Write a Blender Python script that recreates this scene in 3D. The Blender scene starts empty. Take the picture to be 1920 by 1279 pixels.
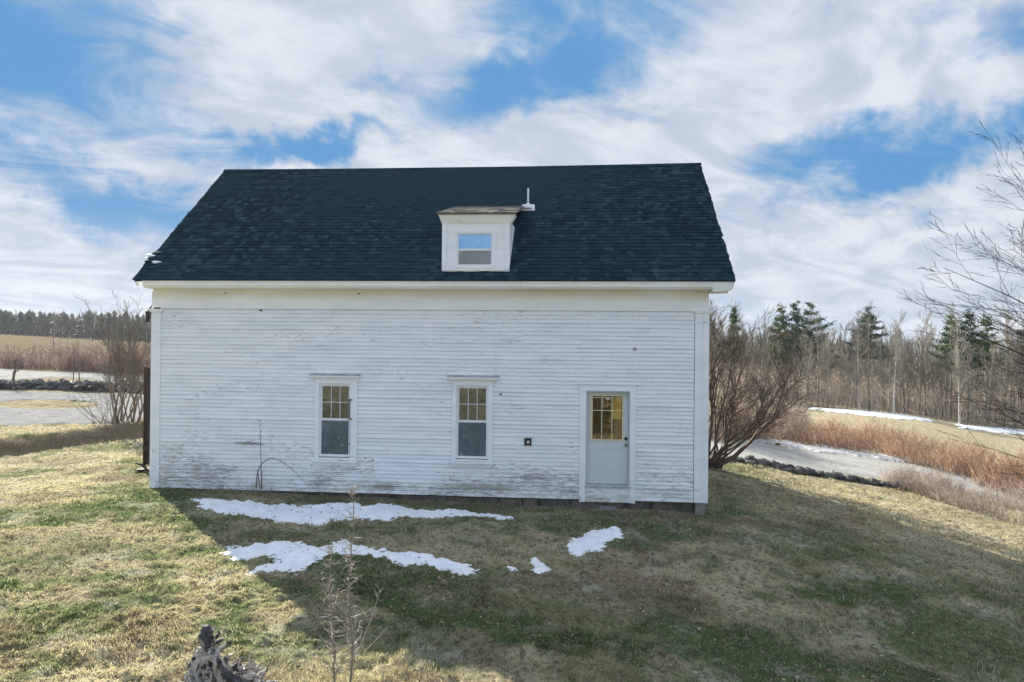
import bpy, math, random
import numpy as np
from math import sin, cos, tan, pi, radians, atan2, sqrt, log, exp
from mathutils import Matrix, Vector

# ------------------------------------------------------------------ camera
scene = bpy.context.scene
col = scene.collection
TH, PT, RO = radians(4.8), radians(0.25), radians(0.55)
CAMZ = 3.33
cam_d = bpy.data.cameras.new("Camera"); cam = bpy.data.objects.new("Camera", cam_d); col.objects.link(cam)
cam_d.lens = 24; cam_d.sensor_width = 36; cam_d.clip_start = 0.05; cam_d.clip_end = 5000
RM = Matrix.Rotation(TH, 4, 'Z') @ Matrix.Rotation(pi/2 + PT, 4, 'X') @ Matrix.Rotation(RO, 4, 'Z')
cam.matrix_world = Matrix.Translation((0, 0, CAMZ)) @ RM
scene.camera = cam

# ------------------------------------------------------------------ sun
SUNV = Vector((-1.38, 1.46, 1.0)).normalized()          # towards the sun
sun_d = bpy.data.lights.new("Sun", 'SUN'); sun_d.energy = 5.0; sun_d.angle = radians(0.53); sun_d.color = (1.0, 0.93, 0.82)
sun = bpy.data.objects.new("Sun", sun_d); col.objects.link(sun)
sun.rotation_euler = SUNV.to_track_quat('Z', 'Y').to_euler()
sun.location = (-30, 30, 40)

scene.view_settings.view_transform = 'Standard'
scene.view_settings.look = 'None'
scene.view_settings.gamma = 1.0
scene.view_settings.exposure = 1.5
scene.render.engine = 'CYCLES'
scene.cycles.max_bounces = 6; scene.cycles.diffuse_bounces = 3; scene.cycles.glossy_bounces = 3
scene.cycles.transparent_max_bounces = 8; scene.cycles.volume_bounces = 0

# ------------------------------------------------------------------ node helper
class NT:
    def __init__(s, tree): s.t = tree; s.n = tree.nodes; s.l = tree.links
    def add(s, typ, **kw):
        n = s.n.new(typ)
        for k, v in kw.items(): setattr(n, k, v)
        return n
    def set(s, sock, v):
        if isinstance(v, bpy.types.NodeSocket): s.l.new(v, sock)
        elif v is not None:
            if hasattr(sock.default_value, '__len__') and not hasattr(v, '__len__'): v = (v,)*len(sock.default_value)
            if hasattr(v, '__len__') and len(v) == 3 and len(sock.default_value) == 4: v = (*v, 1)
            sock.default_value = v
    def math(s, op, a, b=None, c=None, clamp=False):
        n = s.add('ShaderNodeMath', operation=op, use_clamp=clamp)
        s.set(n.inputs[0], a); s.set(n.inputs[1], b)
        if c is not None: s.set(n.inputs[2], c)
        return n.outputs[0]
    def vmath(s, op, a, b=None, out=0):
        n = s.add('ShaderNodeVectorMath', operation=op); s.set(n.inputs[0], a)
        if b is not None:
            if op == 'SCALE': s.set(n.inputs[3], b)
            else: s.set(n.inputs[1], b)
        return n.outputs[out]
    def mix(s, f, a, b, mode='MIX'):
        n = s.add('ShaderNodeMix', data_type='RGBA', blend_type=mode); n.clamp_factor = True
        s.set(n.inputs[0], f); s.set(n.inputs[6], a); s.set(n.inputs[7], b)
        return n.outputs[2]
    def noise(s, vec, scale, detail=4, rough=0.55, dist=0.0, out=0):
        n = s.add('ShaderNodeTexNoise'); s.set(n.inputs['Vector'], vec)
        n.inputs['Scale'].default_value = scale; n.inputs['Detail'].default_value = detail
        n.inputs['Roughness'].default_value = rough; n.inputs['Distortion'].default_value = dist
        return n.outputs[out]
    def ramp(s, f, lo, hi, a=0.0, b=1.0, smooth=True):
        n = s.add('ShaderNodeMapRange'); n.interpolation_type = 'SMOOTHSTEP' if smooth else 'LINEAR'
        s.set(n.inputs[0], f)
        for i, v in zip((1, 2, 3, 4), (lo, hi, a, b)): s.set(n.inputs[i], v)
        return n.outputs[0]
    def scalev(s, vec, x, y, z):
        return s.vmath('MULTIPLY', vec, (x, y, z))
    def pos(s): return s.add('ShaderNodeNewGeometry').outputs['Position']
    def objco(s): return s.add('ShaderNodeTexCoord').outputs['Object']
    def attr(s, name):
        n = s.add('ShaderNodeAttribute'); n.attribute_name = name; return n.outputs['Fac']
    def sep(s, v):
        n = s.add('ShaderNodeSeparateXYZ'); s.set(n.inputs[0], v); return n.outputs

# ------------------------------------------------------------------ world: Nishita sky with a broken cloud sheet
def pxdir(px, py):
    v = RM.to_3x3() @ Vector(((px-960)/1280, -(py-639.5)/1280, -1.0)); return v.normalized()
world = bpy.data.worlds.new("World"); scene.world = world; world.use_nodes = True
w = NT(world.node_tree); w.n.clear()
sky = w.add('ShaderNodeTexSky', sky_type='NISHITA'); sky.sun_disc = False
sky.sun_elevation = math.asin(SUNV.z); sky.sun_rotation = atan2(SUNV.x, SUNV.y)
sky.air_density = 1.0; sky.dust_density = 0.4; sky.ozone_density = 2.0; sky.altitude = 300
dv = w.add('ShaderNodeTexCoord').outputs['Generated']
dn = w.vmath('NORMALIZE', dv)
wx, wy, wz = w.sep(dn)
zz = w.math('MAXIMUM', w.math('ADD', wz, 0.24), 0.06)
pl = w.add('ShaderNodeCombineXYZ'); w.set(pl.inputs[0], w.math('DIVIDE', wx, zz)); w.set(pl.inputs[1], w.math('DIVIDE', wy, zz)); pl.inputs[2].default_value = 3.7
pl = pl.outputs[0]
rot = w.add('ShaderNodeVectorRotate', rotation_type='Z_AXIS'); w.set(rot.inputs['Vector'], pl); rot.inputs['Angle'].default_value = radians(-32)
plr = w.scalev(rot.outputs[0], 1.0, 1.55, 1.0)
n_big = w.noise(plr, 0.9, 3, 0.5, 0.5)
n_fine = w.noise(plr, 3.2, 8, 0.62, 0.9)
warp = w.vmath('SUBTRACT', w.noise(dn, 5.0, 7, 0.6, 0.2, out=1), (0.5, 0.5, 0.5))
dw = w.vmath('ADD', dn, w.vmath('SCALE', warp, 0.24))
# gaps in the sheet (direction, half widths, tilt)
GAPS = [(20, 60, 170, 130, 10, 1.0), (1010, 130, 230, 55, -12, 1.0), (1000, 20, 120, 50, 5, .7), (560, 285, 150, 26, -14, 1.0), (390, 295, 130, 26, 6, .55),
        (1640, 300, 210, 42, -14, 1.0), (1870, 215, 150, 40, -18, .8), (180, 375, 200, 42, 6, .8), (60, 290, 90, 24, 0, .6), (1250, 20, 120, 60, 20, .7), (1900, 20, 90, 30, 0, .6),
        (1450, 585, 260, 26, 0, .5), (1600, 395, 200, 14, -8, .4), (700, 160, 120, 22, -20, .5), (330, 60, 90, 26, -30, .45)]
hole = None
for (px, py, a, b, rt, k) in GAPS:
    c = pxdir(px, py); up = Vector((0, 0, 1)); rgt = c.cross(up).normalized(); upp = rgt.cross(c).normalized()
    r = radians(-rt); t1 = rgt*cos(r) + upp*sin(r); t2 = upp*cos(r) - rgt*sin(r)
    dd = w.vmath('SUBTRACT', dw, tuple(c))
    e1 = w.math('MULTIPLY', w.vmath('DOT_PRODUCT', dd, tuple(t1), out=1), 1280/a*0.9)
    e2 = w.math('MULTIPLY', w.vmath('DOT_PRODUCT', dd, tuple(t2), out=1), 1280/b*0.9)
    q = w.math('ADD', w.math('MULTIPLY', e1, e1), w.math('MULTIPLY', e2, e2))
    g = w.math('MULTIPLY', w.math('EXPONENT', w.math('MULTIPLY', q, -0.8)), k)
    hole = g if hole is None else w.math('MAXIMUM', hole, g)
cov = w.math('ADD', w.math('MULTIPLY', n_big, 0.45), w.math('MULTIPLY', n_fine, 0.85))
cov = w.math('SUBTRACT', cov, w.math('MULTIPLY', hole, 0.60))
cmask = w.math('MULTIPLY', w.ramp(cov, 0.08, 0.57), w.ramp(wy, -.35, .25, .55, 1))
# cloud brightness: bright lit ridges, greyer undersides
puff = w.noise(w.vmath('ADD', plr, (3.1, 8.2, 0)), 2.3, 7, 0.6, 0.6)
puff_s = w.noise(w.vmath('ADD', plr, (3.1-.10, 8.2+.07, 0)), 2.3, 7, 0.6, 0.6)
relief = w.math('MULTIPLY', w.math('SUBTRACT', puff, puff_s), .8)
tone = w.ramp(w.math('ADD', relief, w.math('ADD', w.math('MULTIPLY', puff, 0.6), w.math('MULTIPLY', cov, 0.30))), 0.28, 0.72)
ccol = w.mix(tone, (4.2, 4.75, 5.6), (6.1, 6.4, 6.85))
skyc = w.vmath('MINIMUM', w.mix(1.0, sky.outputs[0], (0.70, 1.02, 1.25), 'MULTIPLY'), (.92, 2.6, 5.05))
skyc = w.mix(w.ramp(wz, .20, .0), skyc, (4.0, 5.1, 6.2))
fin = w.mix(w.math('MULTIPLY', cmask, 0.97), skyc, ccol)
# sky brightness added overhead and behind the viewer to lift shaded wall and lawn
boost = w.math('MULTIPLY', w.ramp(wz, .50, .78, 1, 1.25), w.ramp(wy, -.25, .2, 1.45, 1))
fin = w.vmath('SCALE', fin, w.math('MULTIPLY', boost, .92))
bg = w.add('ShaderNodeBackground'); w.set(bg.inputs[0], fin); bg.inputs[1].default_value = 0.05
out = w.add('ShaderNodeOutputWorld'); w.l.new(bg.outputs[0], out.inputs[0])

# ------------------------------------------------------------------ mesh helpers
class MB:
    def __init__(s): s.v = []; s.f = []; s.a = []
    def quad(s, a, b, c, d):
        i = len(s.v); s.v += [a, b, c, d]; s.f.append((i, i+1, i+2, i+3))
    def box(s, x0, x1, y0, y1, z0, z1):
        i = len(s.v)
        s.v += [(x0,y0,z0),(x1,y0,z0),(x1,y1,z0),(x0,y1,z0),(x0,y0,z1),(x1,y0,z1),(x1,y1,z1),(x0,y1,z1)]
        s.f += [(i,i+3,i+2,i+1),(i+4,i+5,i+6,i+7),(i,i+1,i+5,i+4),(i+1,i+2,i+6,i+5),(i+2,i+3,i+7,i+6),(i+3,i,i+4,i+7)]
    def hexa(s, p):                     # eight points, same order as box
        i = len(s.v); s.v += [tuple(q) for q in p]
        s.f += [(i,i+3,i+2,i+1),(i+4,i+5,i+6,i+7),(i,i+1,i+5,i+4),(i+1,i+2,i+6,i+5),(i+2,i+3,i+7,i+6),(i+3,i,i+4,i+7)]
    def prism(s, prof, axis, a, b):     # closed profile extruded along axis from a to b
        n = len(prof); i = len(s.v)
        for t in (a, b):
            for (p, q) in prof:
                s.v.append((t, p, q) if axis == 'x' else ((p, t, q) if axis == 'y' else (p, q, t)))
        s.f.append(tuple(range(i+n-1, i-1, -1))); s.f.append(tuple(range(i+n, i+2*n)))
        for k in range(n): s.f.append((i+k, i+(k+1) % n, i+n+(k+1) % n, i+n+k))
    def tube(s, pts, rad, n=5, cap=True):
        pts = [Vector(p) for p in pts]; i0 = len(s.v); m = len(pts)
        d0 = (pts[-1]-pts[0]); ref = Vector((0, 0, 1)) if abs(d0.z) < 0.8*d0.length else Vector((1, 0, 0))
        for k in range(m):
            d = (pts[min(k+1, m-1)] - pts[max(k-1, 0)])
            if d.length < 1e-9: d = Vector((0, 0, 1))
            d.normalize(); a = d.cross(ref).normalized(); b = d.cross(a)
            for j in range(n):
                t = 2*pi*j/n; s.v.append(tuple(pts[k] + (a*cos(t)+b*sin(t))*rad[k]))
        for k in range(m-1):
            for j in range(n):
                s.f.append((i0+k*n+j, i0+k*n+(j+1) % n, i0+(k+1)*n+(j+1) % n, i0+(k+1)*n+j))
        if cap:
            s.f.append(tuple(range(i0+n-1, i0-1, -1))); s.f.append(tuple(range(i0+(m-1)*n, i0+m*n)))
    def build(s, name, mat, parent=None, smooth=False, org=None, loc=None):
        me = bpy.data.meshes.new(name)
        o3 = Vector(org) if org is not None else Vector((0, 0, 0))
        vs = [(v[0]-o3.x, v[1]-o3.y, v[2]-o3.z) for v in s.v]
        me.from_pydata(vs, [], s.f); me.update()
        if s.a:
            at = me.attributes.new('rnd', 'FLOAT', 'FACE'); at.data.foreach_set('value', s.a)
        if mat: me.materials.append(mat)
        if smooth:
            me.polygons.foreach_set('use_smooth', [True]*len(me.polygons))
        o = bpy.data.objects.new(name, me); col.objects.link(o)
        if parent: o.parent = parent
        if loc is not None: o.location = loc
        return o
def np_mesh(name, V, Fc, nper, mat, attrs=None, smooth=False, parent=None):
    me = bpy.data.meshes.new(name)
    V = np.asarray(V, dtype=np.float32).reshape(-1, 3); Fc = np.asarray(Fc, dtype=np.int32)
    nf = len(Fc)//nper
    me.vertices.add(len(V)); me.vertices.foreach_set('co', V.ravel())
    me.loops.add(len(Fc)); me.loops.foreach_set('vertex_index', Fc)
    me.polygons.add(nf); me.polygons.foreach_set('loop_start', np.arange(0, nf*nper, nper, dtype=np.int32))
    if smooth: me.polygons.foreach_set('use_smooth', np.ones(nf, dtype=bool))
    for k, a in (attrs or {}).items():
        at = me.attributes.new(k, 'FLOAT', 'POINT'); at.data.foreach_set('value', np.asarray(a, dtype=np.float32))
    me.update(calc_edges=True); me.validate()
    if mat: me.materials.append(mat)
    o = bpy.data.objects.new(name, me); col.objects.link(o)
    if parent: o.parent = parent
    return o
def tag(o, label=None, cat=None, group=None, kind=None):
    if label: o['label'] = label
    if cat: o['category'] = cat
    if group: o['group'] = group
    if kind: o['kind'] = kind
    return o
def empty(name, loc=(0, 0, 0)):
    o = bpy.data.objects.new(name, None); col.objects.link(o); o.location = loc; o.empty_display_size = .2; return o
def copy_tree(o, parent=None):
    kids = list(o.children); c = o.copy(); col.objects.link(c); c.parent = parent
    for ch in kids: copy_tree(ch, c)
    return c

# ------------------------------------------------------------------ numpy noise
def _h(ix, iy, seed):
    n = (ix.astype(np.int64)*374761393 + iy.astype(np.int64)*668265263 + seed*1442695041) & 0xFFFFFFFF
    n = ((n ^ (n >> 13))*1274126177) & 0xFFFFFFFF
    return ((n ^ (n >> 16)) & 0xFFFF)/65535.0
def vnoise(x, y, seed=0):
    x = np.asarray(x, float); y = np.asarray(y, float)
    ix = np.floor(x); iy = np.floor(y); fx = x-ix; fy = y-iy
    fx = fx*fx*(3-2*fx); fy = fy*fy*(3-2*fy)
    a = _h(ix, iy, seed); b = _h(ix+1, iy, seed); c = _h(ix, iy+1, seed); d = _h(ix+1, iy+1, seed)
    return (a*(1-fx)+b*fx)*(1-fy) + (c*(1-fx)+d*fx)*fy
def fbm(x, y, seed=0, oct=4, gain=0.5):
    s = 0; a = 1; t = 0; x = np.asarray(x, float); y = np.asarray(y, float)
    for k in range(oct):
        s = s + a*vnoise(x, y, seed+k*17); t += a; a *= gain; x, y = x*2.03+y*0.31+5.1, y*2.03-x*0.31+9.7
    return s/t
def sstep(a, b, x):
    t = np.clip((np.asarray(x, float)-a)/(b-a), 0, 1); return t*t*(3-2*t)

# ------------------------------------------------------------------ terrain
R3 = np.array(RM.to_3x3())
def ray(px, py): return R3 @ np.array([(px-960)/1280., -(py-639.5)/1280., -1.])
def onZ(px, py, z):
    r = ray(px, py); t = (z-CAMZ)/r[2]; return r[0]*t, r[1]*t, z
def atd(px, py, d):
    r = ray(px, py); return r[0]*d, r[1]*d, CAMZ + r[2]*d
def onY(px, py, Y):
    r = ray(px, py); t = Y/r[1]; return r[0]*t, Y, CAMZ+r[2]*t
CTRL = [(-9.5,14.8,-.02),(-3,14.8,-.13),(2.9,14.8,-.26),(-9.5,22.2,.0),(2.9,22.2,-.2),(4.3,20.7,-.27),(7.2,18,-.7),(9.6,15.2,-1.15),
        (-3,7.8,0),(-6,10.5,0.),(0,8,-.1),(3,8,-.5),(6,9,-.95),(0,11,-.17),(4,11.5,-.5),(-3,4.5,.0),(0,5,-.1),(4,5,-.7),(-8,8,.0),(-12,14,-.1),
        (-6,4,.05),(-17.7,20,-.5),(-15.9,23.7,-.4),(-12.5,19,-.2),(-9.5,18,-.02),(-6,14.5,-.07),(0,14.5,-.2),(9,9,-1.3),(-12,30,-.3),(0,30,-.4)]
STEP = .5
CTRL += [onZ(*p) for p in [(1345,853,-.6),(1500,878,-1.1),(1600,893,-1.35),(1700,907,-1.6),(1920,950,-2.1),
        (1380,820,-.75),(1500,838,-1.2),(1600,852,-1.45),(1700,868,-1.7),(1920,905,-2.25)]]
for (px, py, z) in [(0,800,.05),(200,795,.05),(0,735,.2),(200,737,.2),(0,715,.45),(200,720,.45),(0,690,.95),(200,702,.95)]:
    x, y, q = onZ(px, py, z); CTRL.append((x, y, z-STEP))
for p in [(0,660,90),(200,665,90),(0,628,180),(200,639,180)]:
    x, y, z = atd(*p); CTRL.append((x, y, z-STEP))
CTRL += [atd(*p) for p in [(1500,800,45),(1700,805,48),(1900,850,42),(1530,765,65),(1740,787,62),(1900,815,60)]]
for (px, d, z) in [(0,400,6),(300,400,4),(600,60,0),(600,180,1.),(900,60,-.6),(900,180,0),(900,400,0),(1300,60,-1.7),(1300,120,-2.5),(1300,400,-4),(1700,120,-5),(1900,120,-6),(1700,400,-6),(2300,30,-3),(2300,60,-5),(2300,120,-7),(-400,30,-.2),(-400,60,0.6)]:
    x, y, _ = atd(px, 640, d); CTRL.append((x, y, z))
CT = np.array(CTRL)
AZC = TH
def uvmap(x, y):
    az = np.arctan2(x, y); az = 1.1*np.tanh(az/1.1) if False else np.clip(az, -1.0, .95)
    return az*2.2, np.log(np.clip(np.hypot(x, y), 4.0, 420))
def tker(r2): return np.where(r2 > 1e-12, 0.5*r2*np.log(np.maximum(r2, 1e-12)), 0)
_u, _v = uvmap(CT[:, 0], CT[:, 1]); _N = len(CT)
_K = tker((_u[:, None]-_u)**2 + (_v[:, None]-_v)**2) + np.eye(_N)*1e-3
_Pm = np.stack([np.ones(_N), _u, _v], 1)
_A = np.block([[_K, _Pm], [_Pm.T, np.zeros((3, 3))]])
_W = np.linalg.solve(_A, np.concatenate([CT[:, 2], np.zeros(3)]))
# bank polyline (crest), running away on the left of the lawn
BANK = [(-26.0, 8.0), (-19.2, 20.6), (-17.6, 24.5), (-16.4, 27.2), (-14.2, 30.0), (-9.0, 33.0), (-2.0, 33.5)]
def bankd(x, y):     # signed distance, positive on the far/left side
    best = np.full(np.shape(x), 1e9); sg = np.ones(np.shape(x))
    for (x0, y0), (x1, y1) in zip(BANK[:-1], BANK[1:]):
        dx, dy = x1-x0, y1-y0; L2 = dx*dx+dy*dy
        t = np.clip(((x-x0)*dx + (y-y0)*dy)/L2, 0, 1)
        qx, qy = x-x0-t*dx, y-y0-t*dy; d = np.hypot(qx, qy)
        c = dx*(y-y0)-dy*(x-x0)
        m = d < best; best = np.where(m, d, best); sg = np.where(m, np.sign(c), sg)
    return best*sg
def terr(x, y):
    x = np.atleast_1d(np.asarray(x, float)); y = np.atleast_1d(np.asarray(y, float))
    u, v = uvmap(x, y); z = np.full(x.shape, _W[_N]) + _W[_N+1]*u + _W[_N+2]*v
    for i in range(_N): z = z + _W[i]*tker((u-_u[i])**2 + (v-_v[i])**2)
    b = bankd(x, y) + (fbm(x*.9, y*.9, 5, 2)-.5)*.9
    fade = 1-sstep(-4, 2, x)
    z = z + STEP*sstep(-.75, .1, b)*fade
    z = z + 7*sstep(15, 130, -y)                       # hill behind the camera
    return z
def T(x, y): return float(terr(x, y)[0])
def hit(px, py, dmin=3, dmax=300):
    r = ray(px, py); d = np.exp(np.linspace(log(dmin), log(dmax), 900))
    X = r[0]*d; Y = r[1]*d; Z = CAMZ + r[2]*d; g = terr(X, Y)
    k = np.argmax(Z < g)
    if k == 0: k = len(d)-1
    a, b = Z[k-1]-g[k-1], Z[k]-g[k]; t = a/(a-b+1e-9); dd = d[k-1]+(d[k]-d[k-1])*t
    return float(r[0]*dd), float(r[1]*dd), float(CAMZ+r[2]*dd)

# ------------------------------------------------------------------ materials
def mat(name, base=(.5,.5,.5), rough=.8, var=None, vscale=3, bump=0, bscale=30, metal=0, spec=.3, stretch=(1, 1, 1), var2=None, v2scale=12, v2lo=.5, v2hi=.7, obj=False):
    m = bpy.data.materials.new(name); m.use_nodes = True; t = NT(m.node_tree)
    p = t.n['Principled BSDF']; co = t.objco() if obj else t.pos(); co = t.scalev(co, *stretch)
    c = None
    if var is not None: c = t.mix(t.ramp(t.noise(co, vscale, 5, .6), .3, .7), base, var)
    if var2 is not None: c = t.mix(t.ramp(t.noise(t.vmath('ADD', co, (7, 3, 1)), v2scale, 5, .6), v2lo, v2hi), c if c is not None else base, var2)
    t.set(p.inputs['Base Color'], c if c is not None else base)
    p.inputs['Roughness'].default_value = rough; p.inputs['Metallic'].default_value = metal
    p.inputs['Specular IOR Level'].default_value = spec
    if bump:
        b = t.add('ShaderNodeBump'); b.inputs['Strength'].default_value = bump; b.inputs['Distance'].default_value = .02
        t.set(b.inputs['Height'], t.noise(co, bscale, 5, .65)); t.set(p.inputs['Normal'], b.outputs[0])
    return m
def siding_mat(name, amount=1.0, tint=(.83, .855, .86), seam=.088, green=1.0, yellow=True):
    m = bpy.data.materials.new(name); m.use_nodes = True; t = NT(m.node_tree); p = t.n['Principled BSDF']
    co = t.pos(); x, y, z = t.sep(co)
    # paint tone: faint streaks and chalky patches
    c = t.mix(t.ramp(t.noise(t.scalev(co, .5, .5, 2.2), 2.0, 5, .6), .35, .7), tint, (tint[0]*.88, tint[1]*.90, tint[2]*.92))
    # dirt collected in board laps
    fr = t.math('FRACT', t.math('DIVIDE', z, seam))
    lap = t.ramp(fr, .0, .22, 1, 0) if seam < 1 else 0.0
    dn_ = t.noise(t.scalev(co, 1.1, 1.1, 9.0), 1.4, 5, .65)
    c = t.mix(t.math('MULTIPLY', t.math('MULTIPLY', lap, t.ramp(dn_, .42, .66)), .60*min(1, amount)), c, (.22, .24, .25))
    # peeled paint: flakes stretched along the boards
    big = t.noise(t.scalev(co, .55, .55, 1.3), 1.2, 3, .5)
    fl = t.noise(t.scalev(co, 2.0, 2.0, 22.0 if seam < 1 else 2.5), 2.6, 7, .72, .35)
    low = t.ramp(z, 0.0, 1.4, .085, 0)
    lim = t.math('SUBTRACT', t.math('ADD', .70 if amount >= 1 else .76, t.math('MULTIPLY', t.ramp(big, .35, .65), -.125)), low)
    # local bad places seen on the wall
    worst = None
    for (wx_, wz_, a, b, k) in SPOTS:
        dx = t.math('DIVIDE', t.math('SUBTRACT', x, wx_), a); dz = t.math('DIVIDE', t.math('SUBTRACT', z, wz_), b)
        g = t.math('MULTIPLY', t.math('EXPONENT', t.math('MULTIPLY', t.math('ADD', t.math('MULTIPLY', dx, dx), t.math('MULTIPLY', dz, dz)), -1)), k)
        worst = g if worst is None else t.math('ADD', worst, g)
    if amount > .3 and worst is not None: lim = t.math('SUBTRACT', lim, worst)
    pk = t.ramp(t.math('SUBTRACT', fl, lim), 0.0, .018)
    wood = t.mix(t.noise(t.scalev(co, 3, 3, 40), 3, 5, .7), (.16, .14, .12), (.42, .39, .35))
    c = t.mix(t.math('MULTIPLY', pk, .85*min(1, amount)), c, wood)
    # green / brown algae near the ground
    gm = t.math('MULTIPLY', t.ramp(z, .02, .42, 1, 0), t.ramp(t.noise(t.scalev(co, 1, 1, 2), 3.2, 5, .65), .42, .68))
    c = t.mix(t.math('MULTIPLY', gm, .62*green), c, (.30, .33, .20))
    if yellow:
        ym = t.math('MULTIPLY', t.math('MULTIPLY', t.ramp(z, 4.22, 4.42), t.ramp(z, 4.62, 4.5)), t.ramp(t.noise(t.scalev(co, .7, .7, 2), 1.5, 4, .6), .25, .6))
        c = t.mix(t.math('MULTIPLY', ym, .5), c, (.74, .66, .45))
    t.set(p.inputs['Base Color'], c); p.inputs['Roughness'].default_value = .55; p.inputs['Specular IOR Level'].default_value = .35
    b = t.add('ShaderNodeBump'); b.inputs['Strength'].default_value = .35; b.inputs['Distance'].default_value = .008
    t.set(b.inputs['Height'], t.math('SUBTRACT', t.noise(t.scalev(co, 3, 3, 30), 4, 5, .65), t.math('MULTIPLY', pk, .5)))
    t.set(p.inputs['Normal'], b.outputs[0])
    return m
def wall_xz(px, py): q = onY(px, py, 14.8); return q[0], q[2]
SPOTS = []
for (px, py, a, b, k) in [(465,831,.32,.045,.30),(720,912,.35,.07,.16),(920,915,.6,.05,.14),(450,880,.7,.25,.07),(340,872,.6,.35,.05),(545,697,.16,.03,.16),(600,905,.8,.10,.10),
                          (1190,655,.06,.06,.22),(1240,745,.30,.03,.14),(960,640,.3,.05,.09),(1020,672,.16,.1,.10),(430,880,.2,.1,.12),(1260,918,.5,.05,.10),(1000,895,.5,.06,.08),(700,640,.1,.05,.12),(640,600,2.,.25,-.05)]:
    wx_, wz_ = wall_xz(px, py); SPOTS.append((round(wx_, 3), round(wz_, 3), a, b, k))
M_SIDE = siding_mat('weathered_white_siding_paint', 1.0)
M_TRIM = siding_mat('white_trim_paint', .55, (.85, .87, .88), 9.7, .9)
M_CLEAN = mat('white_vinyl', (.82, .83, .84), .4, var=(.76, .77, .78), vscale=6)
M_CREAM = siding_mat('yellowed_trim_paint', .5, (.90, .90, .88), 9.7, 0)
M_DOOR = mat('pale_grey_door_paint', (.60, .66, .66), .45, var=(.55, .61, .61), vscale=2.5, bump=.1)
M_DARKMETAL = mat('dark_bronze_metal', (.03, .028, .026), .4, metal=.6)
M_BRASS = mat('aged_brass', (.35, .27, .15), .35, metal=.9)
M_WOOD = mat('dark_brown_planks', (.030, .022, .018), .8, var=(.06, .045, .036), vscale=4, stretch=(4, 4, .5), bump=.4)
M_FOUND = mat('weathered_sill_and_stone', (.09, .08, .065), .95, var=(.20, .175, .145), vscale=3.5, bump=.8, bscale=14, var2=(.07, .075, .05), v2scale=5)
M_CONC = mat('grey_footing_concrete', (.26, .245, .22), .9, var=(.18, .17, .15), vscale=6, bump=.5)
M_INT = mat('interior_plaster', (.10, .09, .075), .9, var=(.2, .17, .13), vscale=1.2)
M_DOORBACK = mat('tan_reflection_backing', (.19, .145, .07), .9, var=(.11, .085, .045), vscale=5, stretch=(5, 5, .6))  # tan put behind the door glass for the warm tone of reflected grass
M_STICKER_BRIGHT = mat('cream_sticker_and_bright_patch', (.80, .76, .60), .8, var=(.72, .68, .52), vscale=6)  # for the sticker and for the bright patch painted behind the door glass
M_YELLOW = mat('yellowed_muntin', (.66, .60, .40), .6)
M_SCREEN = mat('grey_insect_screen', (.075, .10, .105), .7, var=(.12, .15, .155), vscale=2.6, spec=.4, var2=(.22, .24, .23), v2scale=5.5, v2lo=.56, v2hi=.72)
M_SCREENL = mat('light_grey_insect_screen', (.24, .26, .28), .7, var=(.3, .32, .34), vscale=2)
M_GALV = mat('white_flashing', (.78, .80, .82), .4, var=(.6, .62, .64), vscale=20)
def glass_mat(name, refl, tint=(.5, .52, .45), gc=(.95, .95, .93)):
    m = bpy.data.materials.new(name); m.use_nodes = True; t = NT(m.node_tree); t.n.clear()
    gl = t.add('ShaderNodeBsdfGlossy'); gl.inputs['Roughness'].default_value = .015; gl.inputs['Color'].default_value = (*gc, 1)
    bp = t.add('ShaderNodeBump'); bp.inputs['Strength'].default_value = .35; bp.inputs['Distance'].default_value = .02
    t.set(bp.inputs['Height'], t.noise(t.pos(), 2.4, 2, .5)); t.set(gl.inputs['Normal'], bp.outputs[0])
    tr = t.add('ShaderNodeBsdfTransparent'); tr.inputs['Color'].default_value = (*tint, 1)
    fr = t.add('ShaderNodeFresnel'); fr.inputs['IOR'].default_value = 1.5
    mx = t.add('ShaderNodeMixShader'); t.set(mx.inputs[0], t.math('ADD', fr.outputs[0], refl))
    t.l.new(tr.outputs[0], mx.inputs[1]); t.l.new(gl.outputs[0], mx.inputs[2])
    o = t.add('ShaderNodeOutputMaterial'); t.l.new(mx.outputs[0], o.inputs[0]); return m
M_GLASS = glass_mat('window_glass', .10, (.7, .72, .70), (.72, .80, .88))
M_GLASSY = glass_mat('yellow_tinted_glass', .04, (.95, .86, .62))
M_GLASSD = glass_mat('dormer_glass', .50, (.4, .45, .5), (.50, .74, 1))

def roof_mat(name, a, b, c_):
    m = bpy.data.materials.new(name); m.use_nodes = True; t = NT(m.node_tree); p = t.n['Principled BSDF']
    r = t.attr('rnd'); co = t.pos()
    c = t.mix(r, a, b); c = t.mix(t.ramp(t.noise(co, .5, 4, .6), .4, .75), c, c_)
    c = t.mix(t.math('MULTIPLY', t.noise(co, 160, 2, .6), .5), c, (.005, .01, .015))
    t.set(p.inputs['Base Color'], c); p.inputs['Roughness'].default_value = .85; p.inputs['Specular IOR Level'].default_value = .07
    bp = t.add('ShaderNodeBump'); bp.inputs['Strength'].default_value = .5; bp.inputs['Distance'].default_value = .004
    t.set(bp.inputs['Height'], t.noise(co, 220, 2, .6)); t.set(p.inputs['Normal'], bp.outputs[0])
    return m
M_ROOF = roof_mat('slate_blue_asphalt_shingles', (.003, .019, .033), (.038, .088, .120), (.011, .042, .054))
M_ROOFOLD = roof_mat('faded_tan_shingles', (.13, .125, .115), (.28, .27, .25), (.17, .165, .155))

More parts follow.
